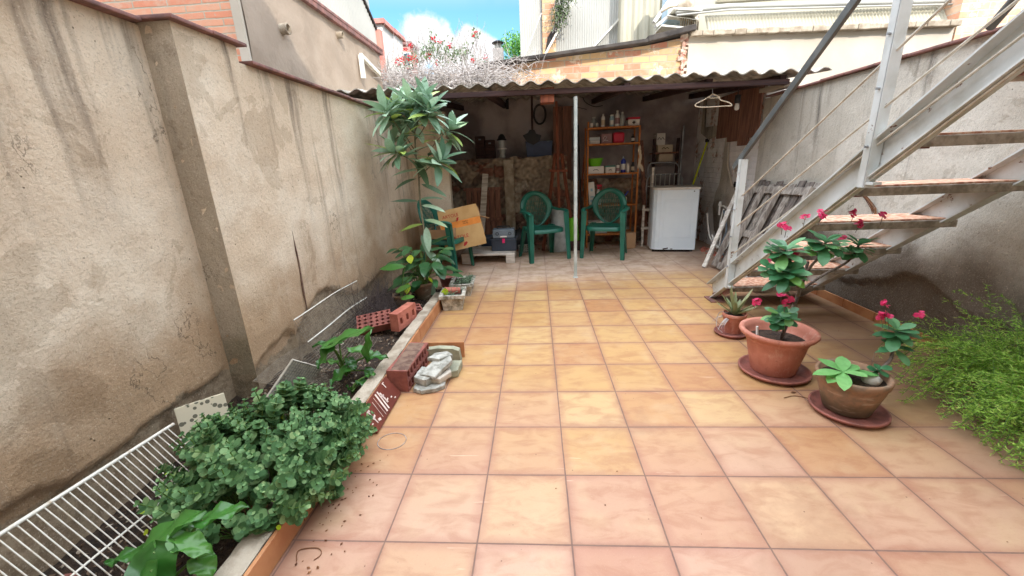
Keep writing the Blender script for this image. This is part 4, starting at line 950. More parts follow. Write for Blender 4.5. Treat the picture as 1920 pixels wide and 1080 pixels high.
# ---------------------------------------------------------------- washing machine
W0 = V((2.50, 4.90, 0)); rz = R(-9)
t = root('washing_machine', W0, rz, 'white washing machine with chipped lower edge turned backwards under the shed', 'washing machine')
def loc(o, p, r): o.matrix_parent_inverse = Matrix(); return o
def wpart(nm, mb, mat): o = mb.build(nm, None, mat); o.parent = t; return o
mb = MB()
sec = [(-.29, .30), (-.30, -.14), (-.285, -.20), (-.245, -.235), (-.20, -.245), (.28, -.245), (.29, -.235), (.29, .30)]
mb.prism([(x, y) for x, y in sec], .035, .855); wpart('casing', mb, 'white_enamel')
mb = MB(); mb.prism([(x*1.03, y*1.02-.006) for x, y in sec], .857, .885); wpart('worktop', mb, 'white_plastic')
mb = MB(); P = [(-.15, .20), (.215, .20), (.215, .72), (-.15, .72)]
mb.tube([(x, -.2445, z) for x, z in P+P[:1]], .0042, 6, smooth=False); mb.tube([(-.195, -.245, .06), (-.195, -.245, .85)], .003, 6); mb.box((.03, -.2455, .46), (.33, .006, .48), bev=.0025); o = wpart('panel_emboss', mb, 'white_enamel')
mb = MB(); mb.box((-.02, -.2, .018), (.50, .04, .036)); mb.box((-.10, -.243, .05), (.07, .006, .016), rotm(0, R(-12), 0)); mb.box((-.02, -.243, .045), (.03, .006, .01)); wpart('rusty_plinth', mb, 'hole')
for x in (-.24, .25):
    for y in (-.18, .25): mb = MB(); mb.lathe([(.02, 0), (.02, .02), (.012, .04)], (x, y, 0), 12); wpart('foot', mb, 'black')
mb = MB(); mb.lathe([(.008, 0), (.008, .004)], (.22, -.247, .83), 10, m=Matrix.Rotation(R(90), 3, 'X')); wpart('screw', mb, 'black')
# tap, hoses
p = aX(1357, 386, 3.11); t = root('wall_tap', p, 0, 'white-crusted wall taps with hanging hoses right of the washing machine', 'tap')
mb = MB(); mb.tube([p+V((.04, 0, 0)), p+V((-.05, 0, 0)), p+V((-.05, 0, -.12))], .014, 10); mb.lathe([(.02, 0), (.024, .02), (.012, .06)], p+V((-.05, 0, .0)), 12)
q = p+V((0, -.22, -.05)); mb.tube([q+V((.04, 0, 0)), q+V((-.06, 0, 0)), q+V((-.07, 0, -.08))], .013, 10); mb.tube([q+V((-.03, -.04, .05)), q+V((-.03, .04, .05))], .008, 8); mb.tube([q+V((-.03, 0, .0)), q+V((-.03, 0, .05))], .006, 8); mb.tube([p, q], .012, 8); mb.build('taps', t, 'white_plastic')
def cat(pts, n=8):
    P = [V(p) for p in pts]; o = []
    for i in range(len(P)-1):
        a, b, c, d = P[max(i-1, 0)], P[i], P[i+1], P[min(i+2, len(P)-1)]
        for k in range(n): f = k/n; o.append(.5*((2*b)+(c-a)*f+(2*a-5*b+4*c-d)*f*f+(3*b-a-3*c+d)*f**3))
    return o+[P[-1]]
for i, pts in enumerate(([(1357, 392), (1350, 420), (1352, 440), (1345, 465), (1330, 440), (1326, 400)], [(1372, 398), (1370, 430), (1362, 465), (1345, 462), (1335, 440)], [(1357, 395), (1362, 430), (1352, 460), (1356, 478)])):
    Q = [aX(x, y, 3.06-.12*(j/(len(pts)-1))) for j, (x, y) in enumerate(pts)]
    mb = MB(); mb.tube(cat(Q), .011, 8); mb.build('hose', t, 'white_plastic' if i != 2 else 'grey_plastic')
mb = MB(); a = aX(1380, 346, 3.12); mb.box(a, (.02, .09, .07), bev=.006); mb.lathe([(.014, 0), (.014, .02)], a+V((-.02, .02, 0)), 10, m=Matrix.Rotation(R(90), 3, 'Y')); tag(mb.build('wall_socket', mat='black'), 'dark weatherproof socket on the brick wall left of the staircase post', 'socket')
# yellow pole
a, b = aY(1326, 266, 5.55), aY(1298, 350, 5.25); d = (b-a); b = a+d*(a.z-.02)/(a.z-b.z)
t = root('broom', b, 0, 'yellow broom handle leaning up in the corner behind the washing machine', 'broom')
mb = MB(); mb.tube([a, b], .012, 10); mb.build('handle', t, 'yellow_pole')
mb = MB(); mb.box(a+V((0, 0, .02)), (.03, .10, .05), bev=.008); mb.build('end_grip', t, 'black')
# hanger and bulb under the eave
p = aY(1337, 166, 3.5); t = root('clothes_hanger', p, 0, 'pale plastic clothes hanger hooked on the shed front beam', 'hanger')
Q = lambda x, y: aY(x, y, 3.5)
mb = MB(); mb.tube(cat([Q(*q) for q in [(1336, 176), (1345, 180), (1352, 188), (1366, 192), (1372, 198), (1358, 199), (1320, 201), (1304, 199), (1306, 194), (1318, 188), (1330, 181), (1336, 176)]], 5), .0055, 8)
mb.tube(cat([Q(*q) for q in [(1331, 182), (1331, 184), (1349, 183), (1347, 180)]], 4), .004, 6); mb.build('body', t, 'pale_box')
mb = MB(); mb.tube(cat([Q(1336, 176), Q(1336, 168), Q(1334, 163), Q(1338, 158)], 5), .003, 6); mb.build('hook', t, 'chrome')
p = aY(1384, 178, 3.9); t = root('light_bulb', p, 0, 'bare bulb in a black holder hanging near the right side of the shed', 'bulb')
mb = MB(); mb.tube([p+V((0, 0, .12)), p+V((0, 0, .0))], .004, 6); mb.build('flex', t, 'black')
mb = MB(); mb.lathe([(.012, .005), (.03, 0), (.03, -.08), (.022, -.085)], p, 16); mb.build('holder', t, 'black')
mb = MB(); mb.lathe([(.018, -.085), (.022, -.10), (.028, -.125), (.022, -.15), (0, -.158)], p, 16); mb.build('glass', t, 'white_plastic')
# sack, green bag, hollow block between and behind the chairs
p = V((.88, 4.98, 0)); mb = MB()
mb.grid(lambda u, v: p+V(((.15+.02*math.sin(v*7)-.05*v**3+.012*noise.noise(V((u*20, v*6, 0))))*math.cos(u*2*math.pi), (.12+.012*noise.noise(V((u*14, v*9, 3))))*math.sin(u*2*math.pi), v*.62+.02*noise.noise(V((u*9, 0, 0))))), 48, 16)
tag(mb.build('plastic_sack', mat='clearish'), 'large translucent plastic sack standing behind the left green chair', 'sack')
p = V((1.10, 5.05, 0)); mb = MB()
mb.grid(lambda u, v: p+V(((.10-.03*v)*math.cos(u*2*math.pi)+.01*noise.noise(V((u*18, v*6, 0))), .08*math.sin(u*2*math.pi), .12+v*.36)), 32, 8)
tag(mb.build('green_bag', mat='lime_plastic'), 'light green bag standing just left of the steel pole behind it', 'bag')
mb = MB(); mb.box((1.12, 5.02, .07), (.2, .18, .14), bev=.01); tag(mb.build('dark_crate', mat='wood_dark'), 'dark little crate under the light green bag', 'crate')
def hollow_brick(name, lb, W, D, H, nx, ny, mat, c, m, grp, hr=.62, face='z', diamond=False):
    t = root(name, c, 0, lb, 'brick', grp); mb = MB(); ax = {'z': ((1, 0, 0), (0, 1, 0), (0, 0, 1))}[face]
    # real cells: walls between holes
    cw, ch = W/nx, D/ny; wt = (1-hr)*cw, (1-hr)*ch
    hw, hd = cw*hr, ch*hr
    vs = []; fs = []
    for z in (H/2, -H/2):
        for i in range(nx):
            for j in range(ny):
                x0, y0 = -W/2+i*cw, -D/2+j*ch; x1, y1 = x0+cw, y0+ch; cx, cy = (x0+x1)/2, (y0+y1)/2
                inner = [(cx, cy-hd/2), (cx+hw/2, cy), (cx, cy+hd/2), (cx-hw/2, cy)] if diamond else [(cx-hw/2, cy-hd/2), (cx+hw/2, cy-hd/2), (cx+hw/2, cy+hd/2), (cx-hw/2, cy+hd/2)]
                b = len(vs); O = [(x0, y0), (x1, y0), (x1, y1), (x0, y1)]
                vs += [V((x, y, z)) for x, y in O]+[V((x, y, z)) for x, y in inner]+[V((x, y, z*.0)) for x, y in inner]
                if diamond:
                    for k in range(4): fs += [(b+k, b+(k+1) % 4, b+4+k), (b+(k+1) % 4, b+4+(k+1) % 4, b+4+k)]
                else:
                    for k in range(4): fs += [(b+k, b+(k+1) % 4, b+4+(k+1) % 4, b+4+k)]
                for k in range(4): fs.append((b+4+k, b+4+(k+1) % 4, b+8+(k+1) % 4, b+8+k))
    C8 = [V((x*W/2, y*D/2, z*H/2)) for x in (-1, 1) for y in (-1, 1) for z in (-1, 1)]
    b = len(vs); vs += C8; fs += [(b, b+1, b+3, b+2), (b+4, b+6, b+7, b+5), (b, b+4, b+5, b+1), (b+2, b+3, b+7, b+6)]
    mb.mat(mat); mb.add([m @ v+V(c) for v in vs], fs); mb.build('body', t)
    mb = MB(); mb.box(V(c), (W*.96, D*.96, .004), m); mb.build('cell_core', t, 'hole'); return t
hollow_brick('hollow_brick', 'pale perforated brick on the floor between the toolbox and the left chair', .24, .11, .10, 8, 4, 'stone', (.40, 4.93, .056), rotm(R(90), 0, R(8)), None, .6)
# ---------------------------------------------------------------- pallet leaning on the right wall
B0, B1, T0, T1 = V((2.66, 2.72, .02)), V((2.66, 3.70, .02)), V((3.08, 2.80, .99)), V((3.08, 3.86, .95))
t = root('wooden_pallet', (2.7, 3.2, 0), 0, 'weathered grey wooden pallet leaning against the right wall behind the stairs', 'pallet')
def PP(u, v, o=0):   # u along the wall, v up the slope, o off the surface
    a = B0.lerp(B1, u); b = T0.lerp(T1, u); n_ = (B1-B0).cross(T0-B0).normalized()
    if n_.x > 0: n_ = -n_
    return a.lerp(b, v)+n_*o
up_ = (B1-B0).cross(T0-B0).normalized()
for i in range(9):
    u = .04+.115*i; mb = MB(); mb.bar(PP(u, 0, -.03), PP(u+U(-.01, .01), 1+U(-.0, .05), -.03), .095, .016, up_, bev=.003); mb.build('deck_board', t, 'wood_grey_dk' if i % 3 else 'wood_grey')
for v in (.03, .45, .93): mb = MB(); mb.bar(PP(0, v, 0), PP(1, v, 0), .075, .02, up_, bev=.003); mb.build('cross_board', t, 'wood_grey')
for u in (.04, .5, .78, .99): mb = MB(); mb.bar(PP(u, 0, .035), PP(u-.03, .96, .035), .055, .045, up_, bev=.004); mb.build('bearer', t, 'wood_grey')
mb = MB(); mb.bar((2.53, 3.72, .012), (3.06, 4.18, .93), .045, .03, bev=.003); tag(mb.build('loose_batten', mat='wood_pale'), 'pale batten leaning at the far end of the grey pallet', 'batten')

# ================================================================ THINGS ALONG THE KERB
# brown marked tile leaning on the kerb
P = [aZ(684, 812, .002), aZ(741, 744, .002)]; Tp = [aZ(664, 783, .098), aZ(716, 708, .098)]
P = [V((-.255, .60, .006)), V((-.255, .975, .006))]; Tp = [V((-.335, .60, .118)), V((-.335, .975, .118))]
t = root('marked_tile', P[0], 0, 'brown glazed tile with white scratchy marks leaning on the kerb', 'tile')
mb = MB(); mb.bar((P[0]+Tp[0])/2, (P[1]+Tp[1])/2, (Tp[0]-P[0]).length, .009, (.112, 0, .08), bev=.002); mb.build('tile', t, 'brown_plate')
mb = MB(); N_ = V((.112, 0, .08)).normalized()
def pt(u, v): return P[0].lerp(P[1], u).lerp(Tp[0].lerp(Tp[1], u), v)+N_*.0062
def mk(u0, v0, u1, v1, w): mb.bar(pt(u0, v0), pt(u1, v1), w, .0012, N_)
for g in [(.14, .2, .14, .8, .007), (.18, .75, .10, .75, .01), (.2, .48, .12, .42, .01), (.24, .2, .18, .25, .014), (.30, .15, .34, .85, .002), (.45, .12, .50, .92, .012), (.52, .12, .57, .92, .010), (.60, .3, .60, .8, .012), (.64, .62, .56, .66, .008), (.66, .4, .58, .36, .008), (.38, .1, .42, .9, .002),
          (.80, .7, .80, .95, .006), (.84, .93, .78, .93, .006), (.72, .3, .76, .3, .006), (.78, .15, .82, .15, .006), (.06, .35, .02, .35, .006), (.05, .7, .03, .6, .006)]: mk(*g)
mb.build('marks', t, 'white_marks')
# big red perforated brick on the floor
c = V((-.262, 1.20, .070)); m = rotm(0, R(90), R(-4)) 
BG = 'bricks along the kerb'
hollow_brick('red_brick', 'big dark red perforated brick standing on the floor beside the kerb', .135, .40, .125, 2, 8, 'brick_red', c, m, BG, .66)
mb = MB(); mb.grid(lambda u, v: V((-.262+(u-.5)*.108, 1.20+(v-.5)*.385, .1405+.004*noise.noise(V((u*6, v*14, 0)))-(.004 if min(u, 1-u, v, 1-v) < .02 else 0))), 14, 40)
tag(mb.build('old_mortar', bpy.data.objects['red_brick'], 'old_mortar'), None)
# stones
def rock(name, lb, poly, z0, z1, mat='stone', grp='broken stone pieces stacked by the red brick', tilt=(0, 0), seed=1):
    bm = bmesh.new(); q = [V((x, y, 0)) for x, y in poly]; cx = sum(v.x for v in q)/len(q); cy = sum(v.y for v in q)/len(q)
    # subdivide the outline and roughen it
    o = []
    for i, p in enumerate(q):
        r = q[(i+1) % len(q)]
        for k in range(4): s = p.lerp(r, k/4); s += V((noise.noise(V((s.x*40, s.y*40, seed))), noise.noise(V((s.x*40, s.y*40, seed+5))), 0))*.008; o.append(s)
    rings = []
    for z, s in ((z0, .95), (z0+(z1-z0)*.25, 1.0), (z0+(z1-z0)*.85, 1.0), (z1, .975), (z1+.001, .6), (z1, .15)):
        rings.append([V((cx+(p.x-cx)*s, cy+(p.y-cy)*s, z+.004*noise.noise(V((p.x*30*s, p.y*30*s, seed+z*40)))+tilt[0]*(p.x-cx)*s+tilt[1]*(p.y-cy)*s)) for p in o])
    mb = MB(); n_ = len(o); vs = sum(rings, []); fs = [(i*n_+j, i*n_+(j+1) % n_, (i+1)*n_+(j+1) % n_, (i+1)*n_+j) for i in range(5) for j in range(n_)]
    fs += [tuple(range(n_))[::-1], tuple(range(5*n_, 6*n_))]; mb.add(vs, fs)
    return tag(mb.build(name, mat=mat), lb, 'stone', grp)
rock('stone_piece', 'lowest flat stone at the front of the stone stack', [(-.185, .99), (-.13, .965), (-.05, .985), (-.005, 1.03), (-.02, 1.13), (-.12, 1.16), (-.18, 1.10)], .0, .028, seed=1)
rock('stone_piece', 'squarish pale stone at the left of the stone stack next to the brick', [(-.19, 1.04), (-.11, 1.0), (-.07, 1.06), (-.09, 1.16), (-.18, 1.17)], .030, .075, seed=2)
rock('stone_piece', 'tan tinted stone on the right in the middle of the stone stack', [(-.11, 1.05), (-.03, 1.03), (.02, 1.12), (-.02, 1.22), (-.10, 1.20)], .030, .066, 'cream_wall', seed=3)
rock('stone_piece', 'long grey slab lying across the top of the stone stack', [(-.155, 1.06), (-.06, 1.02), (.02, 1.17), (-.02, 1.27), (-.10, 1.20)], .080, .106, seed=4, tilt=(.1, .15))
rock('stone_piece', 'thin curved stone topmost at the back of the stone stack', [(-.14, 1.19), (-.06, 1.17), (.01, 1.24), (-.04, 1.31), (-.11, 1.28)], .098, .122, seed=5, tilt=(0, -.1))
rock('stone_piece', 'flat grey block sticking out at the right of the stone stack', [(-.02, 1.13), (.05, 1.17), (.055, 1.31), (-.01, 1.30)], .002, .05, 'stone_mossy', seed=6)
t = root('mossy_slab', (-.12, 1.5, 0), 0, 'curved mossy grey slab standing on edge behind the stone stack', 'stone slab')
mb = MB(); Pc = [(-.30, .0), (-.30, .055), (-.24, .085), (-.12, .10), (-.02, .095), (.02, .08), (.03, .0)]
mb.prism([(x, z) for x, z in Pc], -.02, .03, Matrix(((1, 0, 0), (0, 0, 1), (0, 1, 0))), (0, 1.40, 0)); mb.build('slab', t, 'stone_mossy')
mb = MB(); mb.box((-.12, 1.455, .055), (.33, .012, .11), rotm(R(-4), 0, 0), bev=.002); mb.build('backing_tile', t, 'kerb_tile')
# bricks in the bed
hollow_brick('pink_brick', 'rough pink brick with two holes standing upright by the kerb', .28, .14, .07, 3, 1, 'brick_pink', (-.50, 1.86, .155), rotm(R(90), R(0), R(78)), BG, .38)
hollow_brick('red_brick', 'red brick with diamond holes tipped over behind the arum plant', .26, .15, .07, 6, 4, 'brick_red', (-.72, 1.82, .125), rotm(R(28), R(-6), R(18)), BG, .72, diamond=True)
hollow_brick('red_brick', 'small broken red brick furthest back by the kerb', .16, .11, .065, 3, 2, 'brick_red', (-.53, 2.16, .095), rotm(R(12), R(6), R(30)), BG, .6)
# concrete planters
def planter(name, lb, c, rz, L, W, H, grp):
    t = root(name, c, 0, lb, 'planter', grp); m = rotm(0, 0, rz); c = V(c)
    def ring(e, f, z): return [m @ V((sx*(L/2-e), sy*(W/2-f), z))+c for sx, sy in ((-1, -1), (1, -1), (1, 1), (-1, 1))]
    rs = [ring(.02, .02, 0), ring(.004, .004, H*.78), ring(-.012, -.012, H*.80), ring(-.012, -.012, H), ring(.018, .018, H), ring(.022, .022, H*.86)]
    mb = MB(); vs = []; K = 12; n_ = 4*K
    for r_ in rs:
        for k in range(4):
            a, b = r_[k], r_[(k+1) % 4]
            for i in range(K): p = a.lerp(b, i/K); vs.append(p+V((noise.noise(p*60), noise.noise(p*60+V((5, 5, 5))), .6*noise.noise(p*50)))*.006)
    fs = [(i*n_+j, i*n_+(j+1) % n_, (i+1)*n_+(j+1) % n_, (i+1)*n_+j) for i in range(len(rs)-1) for j in range(n_)]+[tuple(range(n_))[::-1]]
    mb.add(vs, fs); mb.build('trough', t, 'planter_stone')
    mb = MB(); r_ = ring(.02, .02, H*.87); mb.add(r_, [(0, 1, 2, 3)]); mb.build('earth', t, 'soil'); return t, c+V((0, 0, H*.87))
PG = 'small concrete planters by the kerb'
pA, cA_ = planter('stone_planter', 'front mossy concrete planter holding a lump of broken red brick', (-.235, 2.52, 0), R(6), .21, .27, .15, PG)
mb = MB(); mb.box(cA_+V((-.01, .02, .022)), (.15, .07, .045), rotm(R(8), R(6), R(12)), bev=.012); tag(mb.build('brick_lump', mat='brick_pink'), 'orange-pink brick lump lying in the front concrete planter', 'brick lump')
pB, cB_ = planter('stone_planter', 'rear concrete planter overgrown with grey-green succulents', (-.225, 2.98, 0), R(4), .22, .34, .13, PG)
# ---------------------------------------------------------------- white wire shelf, mesh, board and tile in the bed
t = root('wire_shelf', (-1.1, 0, .05), 0, 'white coated wire shelf leaning against the wall in the near corner of the bed', 'wire shelf')
A0, A1 = aX(-60, 1040, -1.1), aX(325, 795, -1.1); Bv = V((.25, -.01, -.34))
def sh_(u, v): return A0.lerp(A1, u)+Bv*v
mb = MB(); mb.tube([sh_(0, 0), sh_(1, 0)], .007, 8); mb.tube([sh_(0, .55)+V((0, 0, -.004)), sh_(1.02, .55)+V((0, 0, -.004))], .004, 8); mb.tube([sh_(.0, 1), sh_(1.0, 1)], .006, 8); mb.build('frame', t, 'wire_white')
mb = MB(); n_ = 27
for i in range(n_):
    u = (i+.5)/n_*.97; k = .012*noise.noise(V((i*3.1, 0, 0))) + (.03 if i > n_-4 else 0)
    mb.tube([sh_(u, 0), sh_(u+k*.5, .5), sh_(u+k, 1)+V((0, 0, .002)), sh_(u+k, 1.05)+V((0, 0, -.02))], .0024, 6)
mb.build('wires', t, 'wire_white')
def net(name, lb, f, nu, nv, r, frame=None):
    t = root(name, f(0, 0), 0, lb, 'wire mesh'); mb = MB()
    for i in range(nu+1): mb.tube([f(i/nu, j/12) for j in range(13)], r, 3, False)
    for j in range(nv+1): mb.tube([f(i/12, j/nv) for i in range(13)], r, 3, False)
    mb.build('mesh', t, 'wire_grey')
    if frame:
        mb = MB()
        for v in frame: mb.tube([f(i/12, v)+V((.004, 0, 0)) for i in range(13)], .0045, 6)
        mb.build('edge_rod', t, 'wire_white')
net('wire_mesh', 'fine wire mesh with two white edge rods leaning on the wall behind the arum plant', lambda u, v: V((-1.02+.13*v+.02*math.sin(u*6), 1.28+u*.98, .36-.31*v+.015*math.sin(u*5))), 50, 17, .0012, (0, .5))
net('wire_mesh', 'crumpled sheet of fine wire mesh curving down from the wall to the soil', lambda u, v: V((-1.03+.40*v**1.6, .84+u*.80+.05*v, .17-.13*v+.02*math.sin(u*5+v*3)-.02*u+.015*math.sin(u*13)*v)), 54, 24, .0010)
t = root('white_grid_board', (-.95, .9, .1), 0, 'white perforated board tilted over behind the round-leaved plant', 'board')
m = frame((-.90, .92, .05), V((.16, .34, 0)), V((.25, -.1, .8))) @ Matrix.Rotation(R(40), 4, 'Y'); mb = MB(); mb.box(m @ V((.0, 0, .07)), (.26, .012, .24), m.to_3x3(), bev=.002); mb.build('board', t, 'poly')
mb = MB()
for i in range(13): mb.box(m @ V((-.12+.02*i, -.0072, .07)), (.0045, .002, .23), m.to_3x3()); mb.box(m @ V((0, -.0075, -.045+.0192*i)), (.25, .002, .0045), m.to_3x3())
mb.build('grid_ribs', t, 'stone')
m = frame((-1.10, .52, .04), V((.22, .22, 0)), V((-.25, .1, .9))); mb = MB(); mb.box(m @ V((.03, .0, .05)), (.20, .03, .26), m.to_3x3(), bev=.002)
tag(mb.build('terrazzo_tile', mat='terrazzo'), 'beige terrazzo tile with dark chips leaning on the left wall', 'tile')
mb = MB(); mb.lathe([(.055, 0), (.085, .09), (.09, .10), (.08, .10), (.05, .02)], (-1.02, -.20, -.10), 24, m=rotm(R(12), 0, 0), sx=.8, sy=.8); tag(mb.build('fallen_pot', mat='terracotta_dk'), 'dark red pot half hidden behind the white wire shelf', 'pot')

# ---------------------------------------------------------------- more clutter in the shed
def stick(name, lb, a, b, r, mat, cat_):
    mb = MB(); mb.tube([a, V(a).lerp(V(b), .5)+V((U(-.01, .01), 0, 0)), b], r, 8); tag(mb.build(name, mat=mat), lb, cat_)
a, b = aY(1084, 235, 5.5), aY(1092, 440, 5.3); b.z = .0; stick('iron_bar', 'thin dark iron bar leaning between the steel pole and the shelf unit', a, b, .012, 'black', 'bar')
a, b = aY(1096, 290, 5.5), aY(1079, 440, 5.3); b.z = .0; stick('broom_stick', 'reddish stick leaning just right of the steel pole', a, b, .014, 'wood_red', 'stick')
a = aY(1285, 235, 5.9); stick('grey_post', 'pale grey conduit running down the dark back wall at the right corner', V((a.x, 5.96, a.z)), V((a.x, 5.96, .6)), .018, 'chrome', 'conduit')
mb = MB(); c = aY(1012, 215, 5.9)
for k in range(5): mb.tube([c+V(((.10+.008*k)*math.cos(a_*.35)*.8, -.02-.006*k, (.13+.006*k)*math.sin(a_*.35))) for a_ in range(19)], .003, 4, False)
tag(mb.build('wire_coil', mat='black'), 'loose dark coil of wire hung on the back wall right of the shovel', 'wire coil')
mb = MB(); mb.tube(cat([aY(*q, 5.85) for q in [(1092, 180), (1098, 192), (1115, 200), (1130, 198)]], 6), .006, 6); mb.tube(cat([aY(*q, 5.85) for q in [(1046, 208), (1070, 200), (1100, 205)]], 6), .005, 6)
tag(mb.build('hanging_cable', mat='black'), 'black cable sagging under the roof above the shelf unit', 'cable')
mb = MB(); p = V((.30, 5.15, 0)); mb.grid(lambda u, v: p+V(((.17*math.sin(min(1, v*1.02+.05)*math.pi)**.6+.02*noise.noise(V((u*11, v*7, 1))))*math.cos(u*2*math.pi), .13*math.sin(min(1, v+.05)*math.pi)**.6*math.sin(u*2*math.pi), v*.34+.02*noise.noise(V((u*8, v*6, 7))))), 40, 14)
tag(mb.build('black_bag', mat='black'), 'crumpled black bag on the floor behind the toolbox', 'bag')
mb = MB(); p = V((-.18, 5.05, 0)); mb.lathe([(.10, 0), (.13, .22), (.135, .24), (.12, .24), (.09, .02), (0, .02)], p, 24); mb.tube([p+V((.13*math.cos(a_), 0, .22+.05*math.sin(a_))) for a_ in [math.pi*k/10 for k in range(11)]], .003, 5)
tag(mb.build('bucket', mat='navy_plastic'), 'dark bucket behind the cardboard box and the toolbox', 'bucket')
mb = MB(); p = V((-.32, 5.12, .0)); mb.bar(p, p+V((.12, .2, 1.15)), .09, .02, (0, 1, 0), bev=.003); tag(mb.build('loose_board', mat='wood_pale'), 'pale board leaning on the concrete pillar behind the toolbox', 'board')
a = aY(1210, 262, 5.5); mb = MB(); mb.bar(V((a.x+.02, 5.2, 0)), V((a.x, 5.75, a.z)), .06, .03, (0, 1, 0), bev=.003); tag(mb.build('dark_plank', mat='wood_brown'), 'dark plank leaning upright just right of the shelf unit', 'plank')
a = aY(1190, 272, 5.08); t = root('hanging_keys', a, 0, 'little bunch of rags and a brush hanging from the right upright of the shelf unit', 'rags')
mb = MB()
for k in range(6): mb.leaf(aY(1200, 272+k*7, 5.08), V((U(-.4, .5), -.2, -1)), V((0, -1, 0)), U(.08, .13), .04, .3, .3, 5, .6, .1)
mb.build('rag', t, 'pale_box')
mb = MB()
for i in range(70):
    x, y = U(2.85, 3.1), U(4.0, 4.9); s = U(.008, .03); mb.box((x, y, s*.4), (s*1.6, s, s*.8), rotm(U(-.3, .3), U(-.3, .3), U(0, 3)))
for i in range(60):
    x, y = U(-.9, 2.3), U(4.9, 5.45); s = U(.005, .02); mb.box((x, y, s*.4), (s*1.6, s, s*.8), rotm(U(-.3, .3), U(-.3, .3), U(0, 3)))
tag(mb.build('rubble_bits', mat='brick_pink'), 'crumbs of brick and mortar scattered along the foot of the shed walls', 'rubble', kind='stuff')
# ================================================================ PLANTS
def bez(a, b, c, n=8):
    a, b, c = V(a), V(b), V(c); return [a*(1-t)**2+b*2*t*(1-t)+c*t*t for t in [i/n for i in range(n+1)]]
def rosette(mb, tip, axis, n, L, W, el=(.1, .9), bend=.4, up=None, wave=.0):
    axis = V(axis).normalized(); x = axis.orthogonal().normalized(); y = axis.cross(x); a0 = U(0, 6)
    for i in range(n):
        a = a0+i*2.4; e = el[0]+(el[1]-el[0])*i/max(1, n-1)
        d = (x*math.cos(a)+y*math.sin(a))*math.cos(e)+axis*math.sin(e)
        mb.leaf(tip-axis*(L*.25*(1-i/n)), d, axis, L*U(.75, 1.1), W*U(.8, 1.1), bend*U(.4, 1.4), .18, 6, .75, wave*U(0, 1))
# --- tall loquat like tree
YT = 2.85
t = root('tall_potted_tree', aY(800, 560, YT), 0, 'tall thin-stemmed tree with long grey-green leaves reaching the shed roof', 'tree')
Pt = lambda x, y, dy=0: aY(x, y, YT+dy)
mb = MB()
base = Pt(803, 585); base.z = .04
trunk = cat([base, Pt(800, 500), Pt(796, 440), Pt(788, 380), Pt(785, 330), Pt(779, 280), Pt(778, 240)], 5)
mb.tube(trunk, [.013-.007*i/len(trunk) for i in range(len(trunk))], 8)
BR = [((785, 330), (800, 300), (816, 268), (846, 238), .1), ((781, 295), (760, 265), (742, 232), (722, 205), -.1), ((779, 270), (778, 240), (776, 215), (770, 190), .05),
      ((778, 262), (792, 245), (800, 225), (806, 205), -.15), ((780, 285), (765, 262), (752, 235), (745, 200), .15), ((778, 250), (764, 235), (756, 222), (740, 212), .25), ((783, 310), (770, 300), (752, 290), (738, 283), -.15), ((785, 335), (800, 318), (812, 308), (826, 300), -.1), ((779, 245), (786, 220), (792, 205), (795, 185), -.05)]
for a, b, c, d, dy in BR:
    pts = cat([Pt(*a), Pt(*b, dy*.4), Pt(*c, dy*.8), Pt(*d, dy)], 4); mb.tube(pts, [.006-.003*i/len(pts) for i in range(len(pts))], 6)
mb.build('trunk', t, 'bark')
mb = MB()
for k, (a, b, c, d, dy) in enumerate(BR):
    p3 = Pt(*d, dy); p2 = Pt(*c, dy*.8); ax = (p3-p2).normalized()*.8+V((0, -.1, .6))
    rosette(mb, p3, ax, 14, .25, .082, (-.35, 1.15), .4, wave=.02)
    for s in range(11):
        q = (p2.lerp(p3, U(-.1, .8)) if s < 7 else Pt(*b, dy*.4).lerp(p2, U(0, 1))); dd = rdir(); dd.z = dd.z*.5; dd.y *= .6; mb.leaf(q, dd, V((0, 0, 1)), U(.18, .25), U(.065, .085), U(.3, .9), .2, 6, .65)
for (x, y), d in (((786, 378), (-1, -.2, .1)), ((790, 385), (1, -.3, -.1)), ((795, 420), (-1, -.2, -.15)), ((797, 412), (1.2, -.3, -.2)), ((799, 425), (.15, -.5, -1)), ((790, 440), (.5, -.4, -1)), ((786, 376), (.9, .4, .2)), ((803, 470), (.7, -.4, -.7)), ((778, 300), (.6, -.5, -.8)), ((783, 335), (-.9, -.5, -.2)), ((783, 320), (-1, -.3, 0)), ((790, 345), (.8, -.3, -.3)), ((781, 300), (.9, -.6, -.2)), ((806, 520), (.2, -.5, -1))):
    mb.leaf(Pt(x, y), d, V((0, -.3, 1)), U(.24, .31), .075, U(.1, .6), .2, 7, .75, .02)
mb.build('foliage', t, 'leaf_tree')
# --- pots of broad-leaved plants at its foot
def potted(name, lb, c, r, h, mat, cat_='potted plant', grp=None, tilt=None, saucer=None, rim=True):
    t = root(name, c, 0, lb, cat_, grp); c = V(c)
    mb = MB(); prof = [(r*.68, 0), (r*.93, h*.8)]
    prof += [(r*.96, h*.82), (r*1.0, h*.83), (r*1.02, h*.86), (r*1.02, h*.98), (r*.99, h), (r*.93, h), (r*.91, h*.97), (r*.86, h*.85), (r*.5, h*.80)]
    mb.lathe(prof, c, 48, m=tilt); p = mb.build('pot', t, mat)
    mb = MB(); mb.lathe([(r*.885, h*.86), (r*.4, h*.885), (0, h*.88)], c, 24, m=tilt); mb.build('earth', p, 'soil')
    return t, p
t, p = potted('potted_plant', 'clay pot of dark broad-leaved plants behind the front concrete planter', (-.58, 2.72, .03), .10, .16, 'terracotta_old')
mb = MB(); ms = MB()
